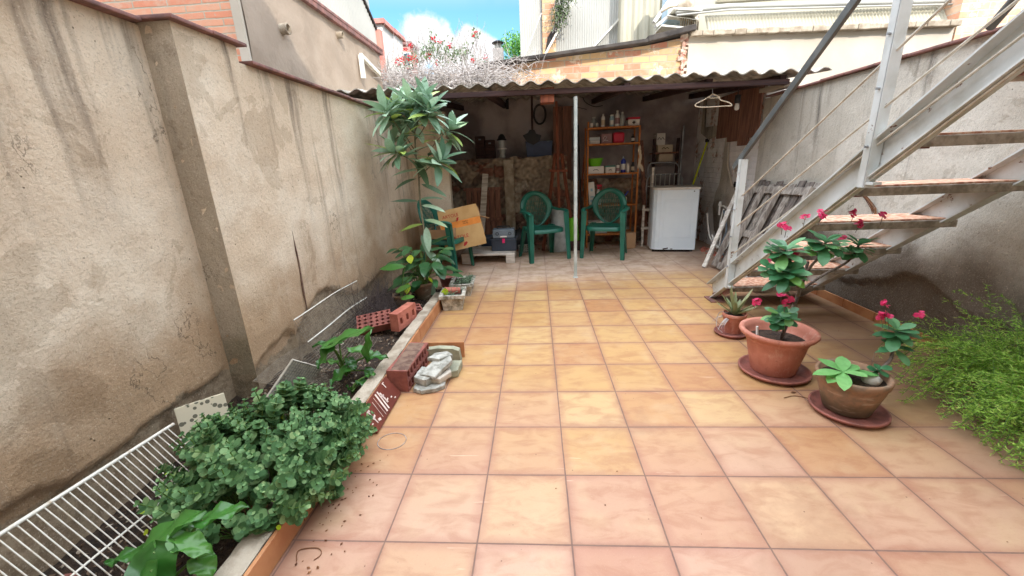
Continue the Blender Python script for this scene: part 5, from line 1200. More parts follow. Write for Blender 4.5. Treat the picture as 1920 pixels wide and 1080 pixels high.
for i in range(56):
    a = U(0, 6.28); r = U(.02, .28); q = V((-.55+r*math.cos(a), 2.75+r*math.sin(a)*.8, U(.20, .56))); b_ = V((-.58+U(-.05, .05), 2.73+U(-.04, .04), .15))
    ms.tube(bez(b_, (b_+q)/2+V((0, 0, .08)), q, 5), .003, 5); d = V((math.cos(a), math.sin(a)-.5, U(-.4, .3))); mb.leaf(q, d, V((0, -.2, 1)), U(.13, .24), U(.06, .10), U(.2, 1.0), .15, 6, .7, .03)
mb.build('foliage', t, 'leaf_dark'); ms.build('stems', t, 'green_stem')
mb = MB()
for (x, y), d, L in (((765, 530), (-.1, -.6, -1), .11), ((768, 478), (.2, -.6, -.7), .09), ((835, 540), (-.1, -.3, -1), .09), ((808, 528), (.2, -.8, .5), .09)): mb.leaf(aY(x, y, 2.5), d, V((0, -1, .4)), L, .065, .2, .1, 6, .7, .06)
tag(mb.build('yellow_leaves', t, 'leaf_yellow'), 'lime yellow drooping leaves')
t, p = potted('potted_arum', 'small clay pot in the bed whose one long green leaf points left along the wall', (-.70, 2.44, .03), .085, .13, 'terracotta_old')
mb = MB(); ms = MB(); 
for q, d, L, W in ((aY(760, 500, 2.4), (-1, -.1, .02), .24, .085), (aY(742, 548, 2.35), (.9, -.3, .5), .18, .08), (aY(752, 560, 2.3), (1, -.4, .3), .15, .06), (aY(770, 520, 2.35), (.4, -.5, .6), .13, .06)):
    ms.tube(bez((-.70, 2.44, .12), (q+V((-.70, 2.44, .2)))/2+V((0, 0, .06)), q, 6), .004, 6); mb.leaf(q, d, V((0, -.6, 1)), L, W, .2, .12, 7, .7, .03)
mb.build('foliage', t, 'leaf_calla'); ms.build('stems', t, 'green_stem')
mb = MB(); mb.lathe([(.06, 0), (.085, .11), (.09, .12), (.08, .12), (.04, .03)], (-.42, 3.12, .02), 24); tag(mb.build('empty_pot', mat='terracotta_dk'), 'dark red clay pot behind the rear concrete planter', 'pot')
# succulents in the planters
for (C_, n_, w, l, host, lb) in ((cB_, 46, .08, .14, pB, 'grey-green trailing succulent filling the rear concrete planter'), (cA_, 14, .07, .09, pA, 'few green sprouts round the brick lump in the front concrete planter')):
    mb = MB()
    for i in range(n_):
        q = C_+V((U(-w, w), U(-l, l), 0)); d = V((U(-.2, 1), U(-.8, .6), U(.1, 1))).normalized(); L = U(.03, .09); e = q+d*L; mb.tube([q, q+d*L*.5, e+V((0, 0, -.01))], .0018, 4)
        for k in range(9): f = k/8; mb.leaf(q.lerp(e, f), rdir()+d*.3, V((0, 0, 1)), U(.014, .026), .008, .2, .1, 3)
    tag(mb.build('succulent', mat='leaf_succ'), lb, 'plant')
# --- dead bush
t = root('dead_bush', (-.86, 2.3, .05), 0, 'tangled dark dead bush against the left wall above the bricks', 'bush')
mb = MB(); bc = V((-.84, 2.25, .05))
for i in range(240):
    d = rdir(); d.z = abs(d.z)+.15; d.x = d.x*.6+.08; d.normalize(); p = bc+V((U(-.08, .08), U(-.30, .20), 0)); pts = [p]
    L = U(.16, .42)
    for k in range(5): d = (d+rdir()*.35).normalized(); p = p+d*L/5; pts.append(p.copy())
    for q in pts: q.x = max(q.x, -1.03); q.x = min(q.x, -.58)
    mb.tube(pts, [.0026, .0022, .0018, .0014, .001, .0006], 4, False)
    if i % 2 == 0:
        for k in range(3): q = pts[2+k]; e = rdir(); mb.tube([q, q+e*U(.02, .05), q+e*U(.04, .08)+rdir()*.02], .0007, 3, False)
mb.build('twigs', t, 'twig_dark')
# --- arum (calla) clumps
def arum(name, lb, c, leaves, seed=0):
    t = root(name, c, 0, lb, 'arum plant'); mb = MB(); ms = MB(); c = V(c)
    for q, d, L, W in leaves:
        q = V(q); b_ = c+V((U(-.03, .03), U(-.03, .03), 0)); ms.tube(bez(b_, V((b_.x*.8+q.x*.2, b_.y*.8+q.y*.2, (b_.z+q.z)*.6)), q, 8), [.007-.0004*i for i in range(9)], 7)
        d = V(d).normalized(); x = d.cross(V((0, 0, 1))); x = x.normalized() if x.length > .01 else V((1, 0, 0)); up = x.cross(d)
        # arrow shaped blade with back lobes
        n = 10; m = 8; vs = []
        for i in range(n+1):
            tt = i/n; w = W*.5*(1-(1-min(1, tt/.28))**2)**.5 if tt < .28 else W*.5*math.cos((tt-.28)/.72*math.pi/2)**.75
            w = max(w, .001)
            for j in range(-m, m+1):
                s = j/m; back = .22*L*(1-tt)**3*abs(s)
                p = q+d*(tt*L-back)+x*(s*w)+up*(abs(s)**1.5*.22*w-.2*L*tt*tt*.6+.012*math.sin(tt*14+s*3+L*40)*abs(s))
                vs.append(p)
        k = 2*m+1; mb.add(vs, [(i*k+j, i*k+j+1, (i+1)*k+j+1, (i+1)*k+j) for i in range(n) for j in range(2*m)], True)
    mb.build('leaves', t, 'leaf_calla'); ms.build('stems', t, 'green_stem'); return t
c = V((-.66, 1.12, .05))
def AP(x, y, Y): return aY(x, y, Y)
arum('arum_plant', 'arum plant with one big glossy arrow-shaped leaf in the bed beside the red bricks', c,
     [(AP(618, 648, 1.0), (.9, .2, .42), .27, .155), (AP(636, 640, 1.15), (-1, -.1, -.02), .17, .08), (AP(622, 650, .98), (-.5, -.5, -.6), .14, .11), (AP(660, 655, 1.15), (.9, .1, -.25), .15, .09),
      (AP(688, 670, 1.08), (.1, .2, 1), .17, .07), (AP(690, 668, 1.1), (1, .2, -.1), .12, .09), (AP(650, 690, 1.0), (-.3, -.6, -.2), .13, .09), (AP(690, 695, 1.1), (.8, -.2, -.5), .12, .09), (AP(630, 680, 1.1), (-.8, .2, .1), .10, .05), (AP(655, 675, 1.05), (.6, -.6, -.3), .09, .06)])
t = arum('arum_plant', 'small yellow-tipped arum shoot at the kerb edge by the marked tile', (-.53, .98, .05), [(AP(690, 705, 1.0), (.5, -.2, .3), .07, .04), (AP(675, 715, .98), (.6, -.5, .1), .09, .06), (AP(660, 735, .92), (-.1, -.3, .8), .07, .03)])
c = V((-.62, -.26, .03))
arum('arum_plant', 'arum plant with broad shining leaves in the near left corner', c,
     [(AP(272, 1030, -.22), (.62, .25, .42), .19, .105), (AP(290, 1035, -.26), (.25, -.5, -.55), .14, .12), (AP(325, 990, -.16), (.9, .3, .12), .12, .06), (AP(330, 1012, -.22), (.95, -.1, -.22), .12, .07), (AP(372, 1046, -.22), (.6, -.3, -.3), .075, .07), (AP(262, 1035, -.22), (-.8, -.2, -.1), .10, .05), (AP(285, 1070, -.30), (-.3, -.5, -.3), .12, .09), (AP(380, 975, -.16), (.9, .3, .2), .13, .075)])
mb = MB()
for i in range(14):
    q = V((U(-.62, -.46), U(-.15, .22), U(-.06, -.02))); mb.leaf(q, rdir()*V((1, 1, .2)), V((0, 0, 1)), U(.06, .10), U(.03, .05), .6, .35, 5, .7, .1)
tag(mb.build('dead_leaves', mat='dead_leaf'), 'curled brown dead leaves on the soil at the near kerb', 'leaves', kind='stuff')
# --- velvety round leaved plant (big mass spilling over the kerb)
t = root('round_leaved_plant', (-.60, .28, .05), 0, 'large sprawling mass of small velvety round green leaves spilling over the kerb', 'plant')
mb = MB(); ms = MB()
def rleaf(mb, p, d, up, r):
    d = d.normalized(); x = d.cross(up)
    if x.length < .05: x = d.orthogonal()
    x.normalize(); u = x.cross(d); vs = [p+d*r*.15-u*r*.05]; n = 9
    for i in range(n): 
        a = 2*math.pi*(i+.5)/n; rr = r*(1+.06*math.sin(i*2.3)); vs.append(p+d*(r*1.05-rr*math.cos(a))+x*rr*.93*math.sin(a)+u*r*.16*(1 if i % 2 else .6))
    vs.append(p+d*r-u*r*.08)
    mb.add(vs, [(n+1, 1+i, 1+(i+1) % n) for i in range(n)]+[], True)
def shoot(p, d, L, nn, r0):
    pts = [p.copy()]
    for k in range(nn):
        d = (d+rdir()*.18+V((0, 0, .06))).normalized(); p = p+d*L/nn; pts.append(p.copy())
        x = d.orthogonal().normalized(); y = d.cross(x); a0 = (k % 2)*.785+U(-.3, .3); r = r0*(.65+.5*math.sin(math.pi*min(1, (k+1.2)/(nn+.6))))
        if k == nn-1: r *= .7
        for q in range(4):
            a = a0+q*math.pi/2; dd = x*math.cos(a)+y*math.sin(a)+d*(.15+.5*k/nn); rleaf(mb, p, dd, d, r*U(.8, 1.15))
    ms.tube(pts, .0022, 5)
for i in range(470):
    # crown surface: a cushion that overhangs the kerb
    u, v = U(-1, 1), U(-1, 1)
    if u*u+v*v > 1: continue
    k_ = 1+.28*noise.noise(V((u*2.2, v*2.2, 4)))
    cx, cy = -.58+u*.37*k_, .30+v*.43*k_
    if noise.noise(V((cx*7, cy*7, 9))) > .38: continue
    top = .07+.21*math.sqrt(max(0, 1-u*u*.8-v*v*.8))*(1+.55*noise.noise(V((cx*6, cy*6, 0))))+U(-.025, .035)
    if cx > -.32: top = max(.06, top-.06)
    base = V((-.60+u*.20, .30+v*.26, -.05)); p = V((cx, cy, top-.02)); d = V((u*.7+.15, v*.7-.12, .9)).normalized()
    st_ = p-d*.09; ms.tube(bez(base, (base+st_)/2+V((0, 0, .02)), st_, 4), .0022, 4); shoot(st_, d, U(.08, .15), 5, U(.010, .0165))
for i in range(55):    # trailing shoots over the kerb
    y = U(-.02, .55); p = V((U(-.44, -.34), y, U(.10, .2))); shoot(p, V((1, U(-.6, .1), U(-.5, .3))).normalized(), U(.08, .17), 6, .0145)
for i in range(14): p = V((-.36, U(.24, .40), U(.12, .17))); shoot(p, V((1, .15, -.1+U(-.15, .15))).normalized(), U(.14, .19), 7, .014)
mb.build('foliage', t, 'leaf_mint'); ms.build('stems', t, 'green_stem')
mb = MB()
for i in range(60): q = V((-.58+U(-.36, .3), .3+U(-.36, .36), U(.05, .2))); rleaf(mb, q, rdir(), V((0, 0, 1)), U(.008, .013))
tag(mb.build('yellowed_leaves', t, 'leaf_yellow'), 'a few yellowed leaves among the green')
# --- asparagus fern
t = root('asparagus_fern', (2.9, .95, 0), 0, 'big bright green feathery asparagus fern overflowing its trough at the right wall', 'fern')
mb = MB(); ms = MB()
mbp = MB(); mbp.box((2.92, .48, .09), (.34, 1.3, .18), bev=.02); mbp.build('trough', t, 'terracotta_old')
def frond(p, d, L, droop, dens, ln):
    n = 12; pts = [p.copy()]
    for k in range(n): d = (d+V((0, 0, -droop/n))+rdir()*.10).normalized(); p = p+d*L/n; p.z = max(p.z, .015); p.x = min(p.x, 3.12); pts.append(p.copy())
    ms.tube(pts, .0014, 3, False)
    for k in range(2, n):
        a, b = pts[k], pts[k+1]; dd = (b-a).normalized()
        for s in range(dens):
            q = a.lerp(b, s/dens); e = (rdir()+dd*.5).normalized(); l = ln*U(.6, 1.3)*(1-.45*k/n); br = q+e*l
            for h in range(4):
                r_ = q.lerp(br, .2+.27*h); g = (e+rdir()*.8+V((0, 0, .3))).normalized()*U(.010, .019); w = g.orthogonal().normalized()*.0019
                mb.add([r_-w, r_+w, r_+g], [(0, 1, 2)])
            w = e.orthogonal().normalized()*.0008; mb.add([q-w, q+w, br], [(0, 1, 2)])
for i in range(620):
    y = U(-.12, 1.02); p = V((2.94+U(-.14, .12), y, .17)); a = U(0, 6.28)
    d = V((math.cos(a)*.8-.5, math.sin(a)*.7-.1, U(.5, 1.3))).normalized(); frond(p, d, U(.24, .50), U(1.0, 2.0), 4, .035)
for i in range(60):
    y = U(-.15, .95); p = V((2.80+U(-.1, .1), y, .19)); frond(p, V((-1, U(-.7, .3), U(.2, .7))).normalized(), U(.24, .40), U(1.4, 2.4), 4, .035)
for i in range(9): p = V((2.9, U(.9, 1.1), .2)); frond(p, V((-.5, U(.2, .9), 1)).normalized(), U(.34, .5), 2.2, 2, .03)
mb.build('foliage', t, 'leaf_fern'); ms.build('stems', t, 'green_stem')
# --- pots on the floor
def saucer(name, lb, c, r, h=.028, grp=None):
    mb = MB(); mb.lathe([(r*.86, 0), (r*.97, h*.6), (r, h*.62), (r, h*.95), (r*.985, h), (r*.95, h), (r*.93, h*.9), (r*.84, h*.28), (0, h*.26)], c, 56); return tag(mb.build(name, mat='terracotta_dk'), lb, 'saucer', grp)
SG = 'terracotta saucers under the pots'
C1 = V((1.975, 1.22, 0)); s1 = saucer('pot_saucer', 'large terracotta saucer under the big smooth terracotta pot', C1+V((-.005, -.02, .001)), .19, .032, SG)
t = root('large_flower_pot', C1, 0, 'big smooth pinkish terracotta pot with a flowering crown of thorns', 'flower pot', 'flower pots')
mb = MB(); h = .27; r = .185
mb.lathe([(.115, .012), (.12, .02), (.150, .15), (.160, .205), (.166, .21), (.166, .22), (.170, .235), (.196, .245), (.205, .258), (.203, .270), (.192, .276), (.176, .270), (.162, .24), (.150, .20), (.13, .19)], C1, 64)
o = mb.build('pot', t, 'terracotta'); mb = MB(); mb.lathe([(.152, .205), (.08, .212), (0, .208)], C1, 32); mb.build('earth', o, 'soil')
mb = MB(); q = C1+V((-.13, -.03, .2)); mb.tube([q, q+V((-.005, .01, .1))], .007, 8); tag(mb.build('plant_tag', mat='white_plastic'), 'white plastic strip stuck in the soil of the big terracotta pot', 'plant tag')
def flower(mb, p, r=.012, n=5):
    for i in range(n):
        q = p+rdir()*r*1.1; up = (V((0, -.35, .6))+rdir()*.5).normalized(); x = up.orthogonal().normalized(); y = up.cross(x)
        for s in (-1, 1):
            for w_ in range(1): 
                vs = [q]; 
                for k in range(7): a = (k-3)*.45; vs.append(q+(x*s*math.cos(a)+y*math.sin(a))*r*(1+.1*U(-1, 1))+up*.15*r)
                mb.add(vs, [(0, k, k+1) for k in range(1, 7)])
def thorn_branch(ms, pts, r0, r1):
    n = len(pts); ms.tube(pts, [r0+(r1-r0)*i/(n-1) for i in range(n)], 8)
    for i in range(n-1):
        for k in range(5): q = pts[i].lerp(pts[i+1], U(0, 1)); d = rdir(); ms.tube([q, q+d*.017], [.0014, .0003], 3, False)
def tuft(mb, p, ax, n=11, L=.105, W=.046):
    ax = V(ax).normalized(); x = ax.orthogonal().normalized(); y = ax.cross(x); a0 = U(0, 6)
    for i in range(n):
        a = a0+i*2.4; e = -.45+1.25*i/n; d = (x*math.cos(a)+y*math.sin(a))*math.cos(e)+ax*math.sin(e)
        mb.leaf(p-ax*.03*(1-i/n), d, ax, L*U(.7, 1.1)*(1-.25*i/n), W*U(.85, 1.1), .35, .10, 6, .62, 0, 1.35)
mb = MB(); ms = MB(); mf = MB(); YP = 1.22
q_ = lambda x, y, dy=0: aY(x, y, YP+dy)
b0 = C1+V((.02, .0, .20))
main = cat([b0, q_(1490, 570), q_(1505, 530), q_(1515, 490, .02)], 5)
thorn_branch(ms, main, .011, .008)
for path, ax in (([q_(1505, 530), q_(1520, 500, -.05), q_(1540, 478, -.08), q_(1548, 455, -.08)], (-.0, -.1, 1)), ([q_(1500, 545), q_(1545, 515, .1), q_(1590, 490, .14), q_(1610, 460, .16)], (.2, 0, 1)),
                 ([q_(1490, 570), q_(1470, 535, -.1), q_(1470, 500, -.12), q_(1472, 470, -.14)], (-.1, 0, 1)), ([q_(1495, 555, 0), q_(1498, 540, -.1), q_(1485, 525, -.2), q_(1478, 512, -.2)], (-.2, -.3, 1)),
                 ([b0, C1+V((-.0, -.04, .26)), C1+V((-.02, -.08, .30)), q_(1462, 590, -.12)], (-.1, -.3, 1))):
    big = path[-1].z > .5; pts = cat(path, 5); thorn_branch(ms, pts, .008, .006); tuft(mb, pts[-1]+V(ax)*.01, ax, 17 if big else 13, .135 if big else .105, .055 if big else .046)
    tuft(mb, pts[-1]-V(ax)*.03, ax, 7, .07)
for x, y, dy in ((1450, 462, -.12), (1525, 462, -.06), (1600, 470, .12), (1478, 585, -.16), (1455, 598, -.14), (1488, 596, -.1), (1440, 500, -.15), (1500, 510, -.2), (1575, 458, .1)): tuft(mb, q_(x, y, dy), (U(-.3, .3), -.3, 1), 9, .065)
for x, y, n in ((1467, 423, 5), (1475, 428, 4), (1540, 405, 7), (1543, 398, 3), (1510, 408, 3), (1602, 400, 3), (1612, 420, 8), (1655, 405, 5), (1490, 478, 6), (1440, 492, 4), (1578, 444, 2), (1466, 552, 4), (1472, 570, 5), (1453, 596, 5), (1480, 560, 3), (1418, 565, 3)):
    c = q_(x, y, U(-.15, .05)+(.16 if x > 1570 else -.05)); ms.tube([c+V((U(-.01, .01), .01, -.05)), c], .0016, 4); mf = MB(); flower(mf, c, .0135, n+2); mf.build('flower_cluster', t, 'petal')
mb.build('foliage', t, 'leaf_thorn'); ms.build('stems', t, 'thorn_bark')
C2 = V((2.11, .80, 0)); saucer('pot_saucer', 'terracotta saucer under the stained old clay pot, nearest the fern', C2+V((.0, -.012, .001)), .165, .03, SG)
t = root('old_clay_pot', C2, 0, 'stained old clay pot with a small crown of thorns and a fresh green wide-leaved plant', 'flower pot', 'flower pots')
mb = MB(); mb.lathe([(.085, .010), (.10, .02), (.138, .145), (.142, .17), (.150, .178), (.155, .205), (.150, .215), (.138, .213), (.130, .18), (.11, .17)], C2, 64); o = mb.build('pot', t, 'terracotta_old')
mb = MB(); mb.lathe([(.132, .182), (.06, .19), (0, .186)], C2, 32); mb.build('earth', o, 'soil')
mb = MB(); ms = MB(); mf = MB(); q_ = lambda x, y, dy=0: aY(x, y, .80+dy)
thorn_branch(ms, cat([C2+V((.06, 0, .17)), q_(1665, 680), q_(1675, 655, .03), q_(1682, 625, .05)], 5), .008, .006)
tuft(mb, q_(1684, 618, .05), (0, -.1, 1), 17, .125, .055); tuft(mb, q_(1680, 645, .04), (0, -.1, 1), 9, .10); tuft(mb, q_(1650, 690, -.02), (.2, -.3, 1), 8, .06)
for x, y, n in ((1660, 570, 4), (1658, 588, 5), (1664, 596, 6), (1723, 590, 6), (1652, 594, 3)): c = q_(x, y, .03); ms.tube([c+V((.02, .0, -.06)), c], .0014, 4); mf = MB(); flower(mf, c, .012, n+2); mf.build('flower_cluster', t, 'petal')
for x, y, n in ((1640, 660, 2),): c = q_(x, y, -.05); ms.tube([c+V((0, 0, -.07)), c], .0015, 4)
mb.build('foliage', t, 'leaf_thorn'); ms.build('stems', t, 'thorn_bark')
mb = MB(); ms = MB(); k_ = C2+V((-.075, -.03, .235)); ms.tube([C2+V((-.07, -.02, .18)), k_], .004, 6)
for a, e, L in ((185, .05, .15), (240, -.15, .14), (300, .3, .10), (350, .05, .15), (60, .5, .11), (120, .3, .12), (20, .25, .10), (205, -.25, .11)):
    d = V((math.cos(R(a)), math.sin(R(a)), e)); mb.leaf(k_, d, V((0, 0, 1)), L, .062, .25, .12, 7, .75, .02, 1.1)
o = mb.build('seedling_leaves', t, 'leaf_fresh'); ms.build('seedling_stem', t, 'green_stem')
for i, (x, y) in enumerate(((1662, 690), (1648, 705), (1668, 706))): pass
mb = MB(); mb.lathe([(.028, 0), (.034, .02), (.02, .036), (0, .04)], C2+V((.05, -.05, .186)), 16, sx=1.3); tag(mb.build('grey_pebble', mat='stone'), 'smooth grey stone lying on the soil of the old clay pot', 'stone')
# aloe
C3 = V((2.0, 1.80, 0)); saucer('pot_saucer', 'small dark saucer under the aloe pot behind the big terracotta pot', C3+V((-.02, -.02, .001)), .115, .026, SG)
t, p = potted('aloe_pot', 'small clay pot with a spiky aloe behind the big terracotta pot', C3+V((0, 0, .01)), .08, .15, 'terracotta', 'flower pot', 'flower pots')
mb = MB()
for i in range(15):
    a = i*2.4; e = .35+1.0*i/15; d = V((math.cos(a)*math.cos(e), math.sin(a)*math.cos(e), math.sin(e))); mb.leaf(C3+V((0, 0, .14)), d, V((0, 0, 1)) if e < 1.2 else V((1, 0, 0)), U(.14, .24), .034, -.1, .5, 6, .5, 0, .5)
mb.build('spikes', t, 'aloe'); mb = MB()
for i in range(6): a = U(2.0, 4.4); mb.leaf(C3+V((0, 0, .13)), V((math.cos(a), math.sin(a), .2)), V((0, 0, 1)), U(.14, .2), .012, 1.6, .4, 6)
mb.tube(cat([C3+V((-.05, 0, .16)), C3+V((-.12, -.02, .17)), C3+V((-.14, -.04, .08)), C3+V((-.10, -.06, .03))], 5), .0025, 5)
mb.build('dry_leaves', t, 'twig')
# ring of wire and root stains lying on the floor
mb = MB(); c = aZ(735, 827, .002); mb.tube([c+V((.068*math.cos(R(a))*1.0, .062*math.sin(R(a)), 0)) for a in range(0, 361, 12)], .0016, 4, False); tag(mb.build('wire_ring', mat='twig'), 'thin rusty ring mark of wire lying on the floor by the marked tile', 'wire ring')
mb = MB(); mb.tube(cat([aZ(*q, .003) for q in [(556, 1052), (560, 1032), (590, 1027), (602, 1032), (600, 1042), (588, 1050)]], 5), .0016, 5); tag(mb.build('fallen_twig', mat='dead_leaf'), 'curved brown dry stem lying on the near left tiles', 'dry stem')
mb = MB(); mb.tube(cat([aZ(*q, .004) for q in [(1470, 746), (1490, 742), (1520, 748), (1545, 756)]], 5), .002, 5); mb.leaf(aZ(1482, 736, .006), V((1, .2, 0)), V((0, 0, 1)), .04, .012, .3); tag(mb.build('fallen_twig', mat='dead_leaf'), 'dry twig lying between the big pot and the old clay pot', 'dry stem')
# ================================================================ BEYOND THE WALLS
# left neighbour: brick gable and rendered side wall
XB = -1.66
t = root('brick_house', (-3.5, 2.4, 0), 0, 'orange thin-brick house wall rising behind the left boundary wall', 'house', 'neighbouring buildings')
mb = MB(); mb.box((XB-2.98, 2.60, 3.0), (5.8, .4, 6.0)); mb.build('wall', t, 'brick_orange')
mb = MB(); mb.box((XB-.035, 2.39, 3.0), (.07, .03, 6.0), bev=.004); mb.build('corner_render', t, 'cream_wall')
t = root('rendered_wall', (XB, 4, 0), 0, 'brown rendered side wall with pipe stubs and red sloping edge behind the left wall', 'wall')
mb = MB(); mb.grid(lambda u, v: V((XB+.004+.012*noise.noise(V((u*9, v*9, 0))), 2.41+u*3.0, v*2.86)), 60, 60); mb.box((XB-.14, 4.11, 1.42), (.2, 2.6, 2.86)); mb.box((XB-.04, 2.60, 3.0), (.07, .38, 6.0)); mb.build('wall_face', t, 'render_far')
mb = MB(); mb.bar((XB-.06, 2.81, 2.885), (XB-.06, 5.45, 2.885), .22, .05, bev=.006); mb.bar((XB+.03, 2.81, 2.925), (XB+.03, 5.45, 2.925), .05, .03, bev=.004); mb.build('coping', t, 'coping')
for (x, y) in ((527, 55), (632, 66)):
    p = aX(x, y, XB); mb = MB(); r_ = .045 if x < 600 else .035; mb.lathe([(r_, -.05), (r_, .07), (r_*.8, .07), (r_*.78, -.02)], p, 20, m=Matrix.Rotation(R(90), 3, 'Y')); mb.build('pipe_stub', t, 'kerb_cap')
    mb = MB(); mb.lathe([(r_*.76, .0), (0, .001)], p, 20, m=Matrix.Rotation(R(90), 3, 'Y')); mb.build('pipe_hollow', t, 'hole')
mb = MB(); a, b = aX(676, 103, XB+.05), aX(690, 160, XB+.05); mb.bar((a.x, a.y, 2.4), (a.x, a.y, a.z), .05, .05, (0, 1, 0), bev=.004); mb.bar(a, aX(712, 140, XB+.05), .04, .05, bev=.004); tag(mb.build('white_bracket', mat='white_paint'), 'white painted angle frame fixed at the end of the brown rendered wall', 'bracket')
t = root('pale_panel_building', (-2.1, 7, 0), 0, 'tall white ribbed panel wall behind the brown rendered wall', 'building', 'neighbouring buildings')
XQ = -2.05; a0, a1 = aX(679, 0, XQ), aX(703, 55, XQ)
mb = MB(); vs = []; n_ = 60; y0, y1 = 3.2, a1.y
for i in range(n_*4+1):
    y = y0+(y1-y0)*i/(n_*4); z = a1.z+(a0.z-a1.z)*(y-a1.y)/(a0.y-a1.y); x = XQ+.012*(1 if i % 4 in (1, 2) else 0); vs += [V((x, y, 0)), V((x, y, max(z, a1.z)))]
mb.add(vs, [(i*2, i*2+2, i*2+3, i*2+1) for i in range(n_*4)]); mb.box((XQ-.2, (y0+y1)/2, 2.0), (.3, y1-y0, 3.9)); mb.build('ribbed_cladding', t, 'sheet_white')
zz0 = a1.z+(a0.z-a1.z)*(y0-a1.y)/(a0.y-a1.y); mb = MB(); mb.bar((XQ+.01, y0, zz0+.01), (XQ+.01, y1, a1.z+.01), .06, .04); mb.build('roof_edge', t, 'dark_felt')
mb = MB(); mb.bar(V((XQ+.02, a1.y+.06, 0)), V((XQ+.02, a1.y+.06, a1.z)), .12, .12, (0, 1, 0)); mb.build('brick_edge', t, 'far_red')
# far red and white houses
def far_house(name, lb, x0, x1, Y, ytop, yb, mat, wins, roofm='far_red', gab=0):
    a, b = aY(x0, yb, Y), aY(x1, ytop, Y); t = root(name, ((a.x+b.x)/2, Y, 0), 0, lb, 'building', 'neighbouring buildings')
    mb = MB(); mb.box(((a.x+b.x)/2, Y+.5, b.z/2), (b.x-a.x, 1, b.z)); mb.build('wall', t, mat)
    mb = MB(); mb.box(((a.x+b.x)/2, Y+.5, b.z+.06), (b.x-a.x+.2, 1.2, .12)); mb.build('roof', t, roofm)
    for (u, v, w, h) in wins:
        c = V((a.x+(b.x-a.x)*u, Y-.02, b.z-v)); mb = MB(); mb.box(c, (w, .06, h)); f = mb.build('window', t, 'white_plastic'); mb = MB(); mb.box(c+V((0, -.035, 0)), (w*.84, .02, h*.86)); mb.build('pane', f, 'glass_dark')
        mb = MB(); mb.box(c+V((0, -.12, -h/2-.08)), (w+.2, .3, .07)); mb.build('balcony', t, roofm)
    return t
far_house('townhouse', 'narrow red brick townhouse just right of the white ribbed wall', 704, 716, 12, 45, 160, 'far_white', [])
far_house('townhouse', 'white townhouse with a pink balcony behind the dry branches', 715, 738, 15, 62, 170, 'far_white', [(.5, .5, .6, .5), (.5, 1.5, .5, .6)])
far_house('townhouse', 'lowest pinkish townhouse, furthest right of the row on the left', 737, 768, 19, 84, 170, 'far_red', [(.3, .6, .6, .6), (.7, .6, .6, .6)], 'coping')
# brick parapet wall behind the shed roof
YW = 6.32
t = root('brick_parapet', (.8, YW, 0), 0, 'old yellow and red brick wall with sloping dark felt top behind the shed roof', 'wall')
P = [aY(x, y, YW) for x, y in [(640, 158), (700, 152), (800, 146), (893, 132), (1050, 108), (1210, 86), (1285, 70), (1291, 70)]]
mb = MB(); vs = [V((p.x, YW, 0)) for p in P]+[p for p in P]+[V((p.x, YW+.25, 0)) for p in P]+[V((p.x, YW+.25, p.z)) for p in P]; n_ = len(P)
mb.add(vs, [(i, i+1, n_+i+1, n_+i) for i in range(n_-1)]+[(n_+i, n_+i+1, 3*n_+i+1, 3*n_+i) for i in range(n_-1)]+[(2*n_+i+1, 2*n_+i, 3*n_+i, 3*n_+i+1) for i in range(n_-1)]); mb.build('brickwork', t, 'brick_mixed')
mb = MB()
for a, b, th in ((P[3], P[5], .05), (P[5]+V((0, 0, .02)), P[6]+V((.1, 0, .06)), .08)): mb.bar(a+V((0, .02, .035)), b+V((0, .02, .035)), .42, th, bev=.01)
mb.build('felt_capping', t, 'dark_felt')
mb = MB(); a = P[6]
for i in range(26): z = 2.3+i*.034+U(-.01, .01); mb.box((a.x+.0+U(-.05, .03), YW-.0, z), (U(.04, .12), .08, U(.03, .07)), rotm(0, R(U(-25, 25)), R(U(-20, 20))), bev=.008)
mb.build('broken_bricks', t, 'broken_mix')
mb = MB()
for i in range(22):
    x = -1.6+i*.1; mb.box((x, YW-.02, 2.42+.01*(i % 3)), (.09, .12, .06), rotm(0, R(U(-3, 3)), 0), bev=.006)
mb.build('brick_ledge', t, 'far_red')
# cream wall with corrugated fringe above
t = root('cream_building', (5, 6.3, 0), 0, 'cream plastered building with a stained cornice and corrugated sheeting above, right of the brick wall', 'building', 'neighbouring buildings')
YC = 6.28; a, b = aY(1292, 70, YC), aY(1790, 50, YC)
mb = MB(); mb.grid(lambda u, v: V((a.x+(b.x-a.x)*u, YC, v*(a.z+(b.z-a.z)*u))), 30, 10, False); mb.box(((a.x+b.x)/2, YC+.33, 1.3), (b.x-a.x-.01, .6, 2.6)); mb.build('wall', t, 'cream_wall')
mb = MB()
for i in range(24):
    p, q = a.lerp(b, i/24), a.lerp(b, (i+1)/24); mb.bar(p+V((0, -.03+U(-.01, .01), .03)), q+V((0, -.03, .03)), .16, .075+U(-.01, .01), bev=.012)
mb.build('cornice', t, 'kerb_cap')
mb = MB(); vs = []; n_ = 300; c0_, c1_ = aY(1330, 52, 6.4), aY(1800, 30, 6.4)
for i in range(n_+1):
    u = i/n_; x = c0_.x+(c1_.x-c0_.x)*u; zb = a.z+(b.z-a.z)*u+.06; vs += [V((x, 6.42+.02*math.cos(i*1.55), zb)), V((x, 6.62+.02*math.cos(i*1.55), zb+.32))]
mb.add(vs, [(i*2, i*2+2, i*2+3, i*2+1) for i in range(n_)], True); mb.build('corrugated_fringe', t, 'sheet_cream')
mb = MB(); 
for dz, dy, r_ in ((.42, .0, .035), (.46, .06, .022), (.36, -.05, .015)): mb.tube([V((c0_.x-.5, 6.5+dy, a.z+dz)), V((c0_.x+.3, 6.5+dy, a.z+dz+.03)), V((c1_.x, 6.5+dy, b.z+dz-.02))], r_, 8)
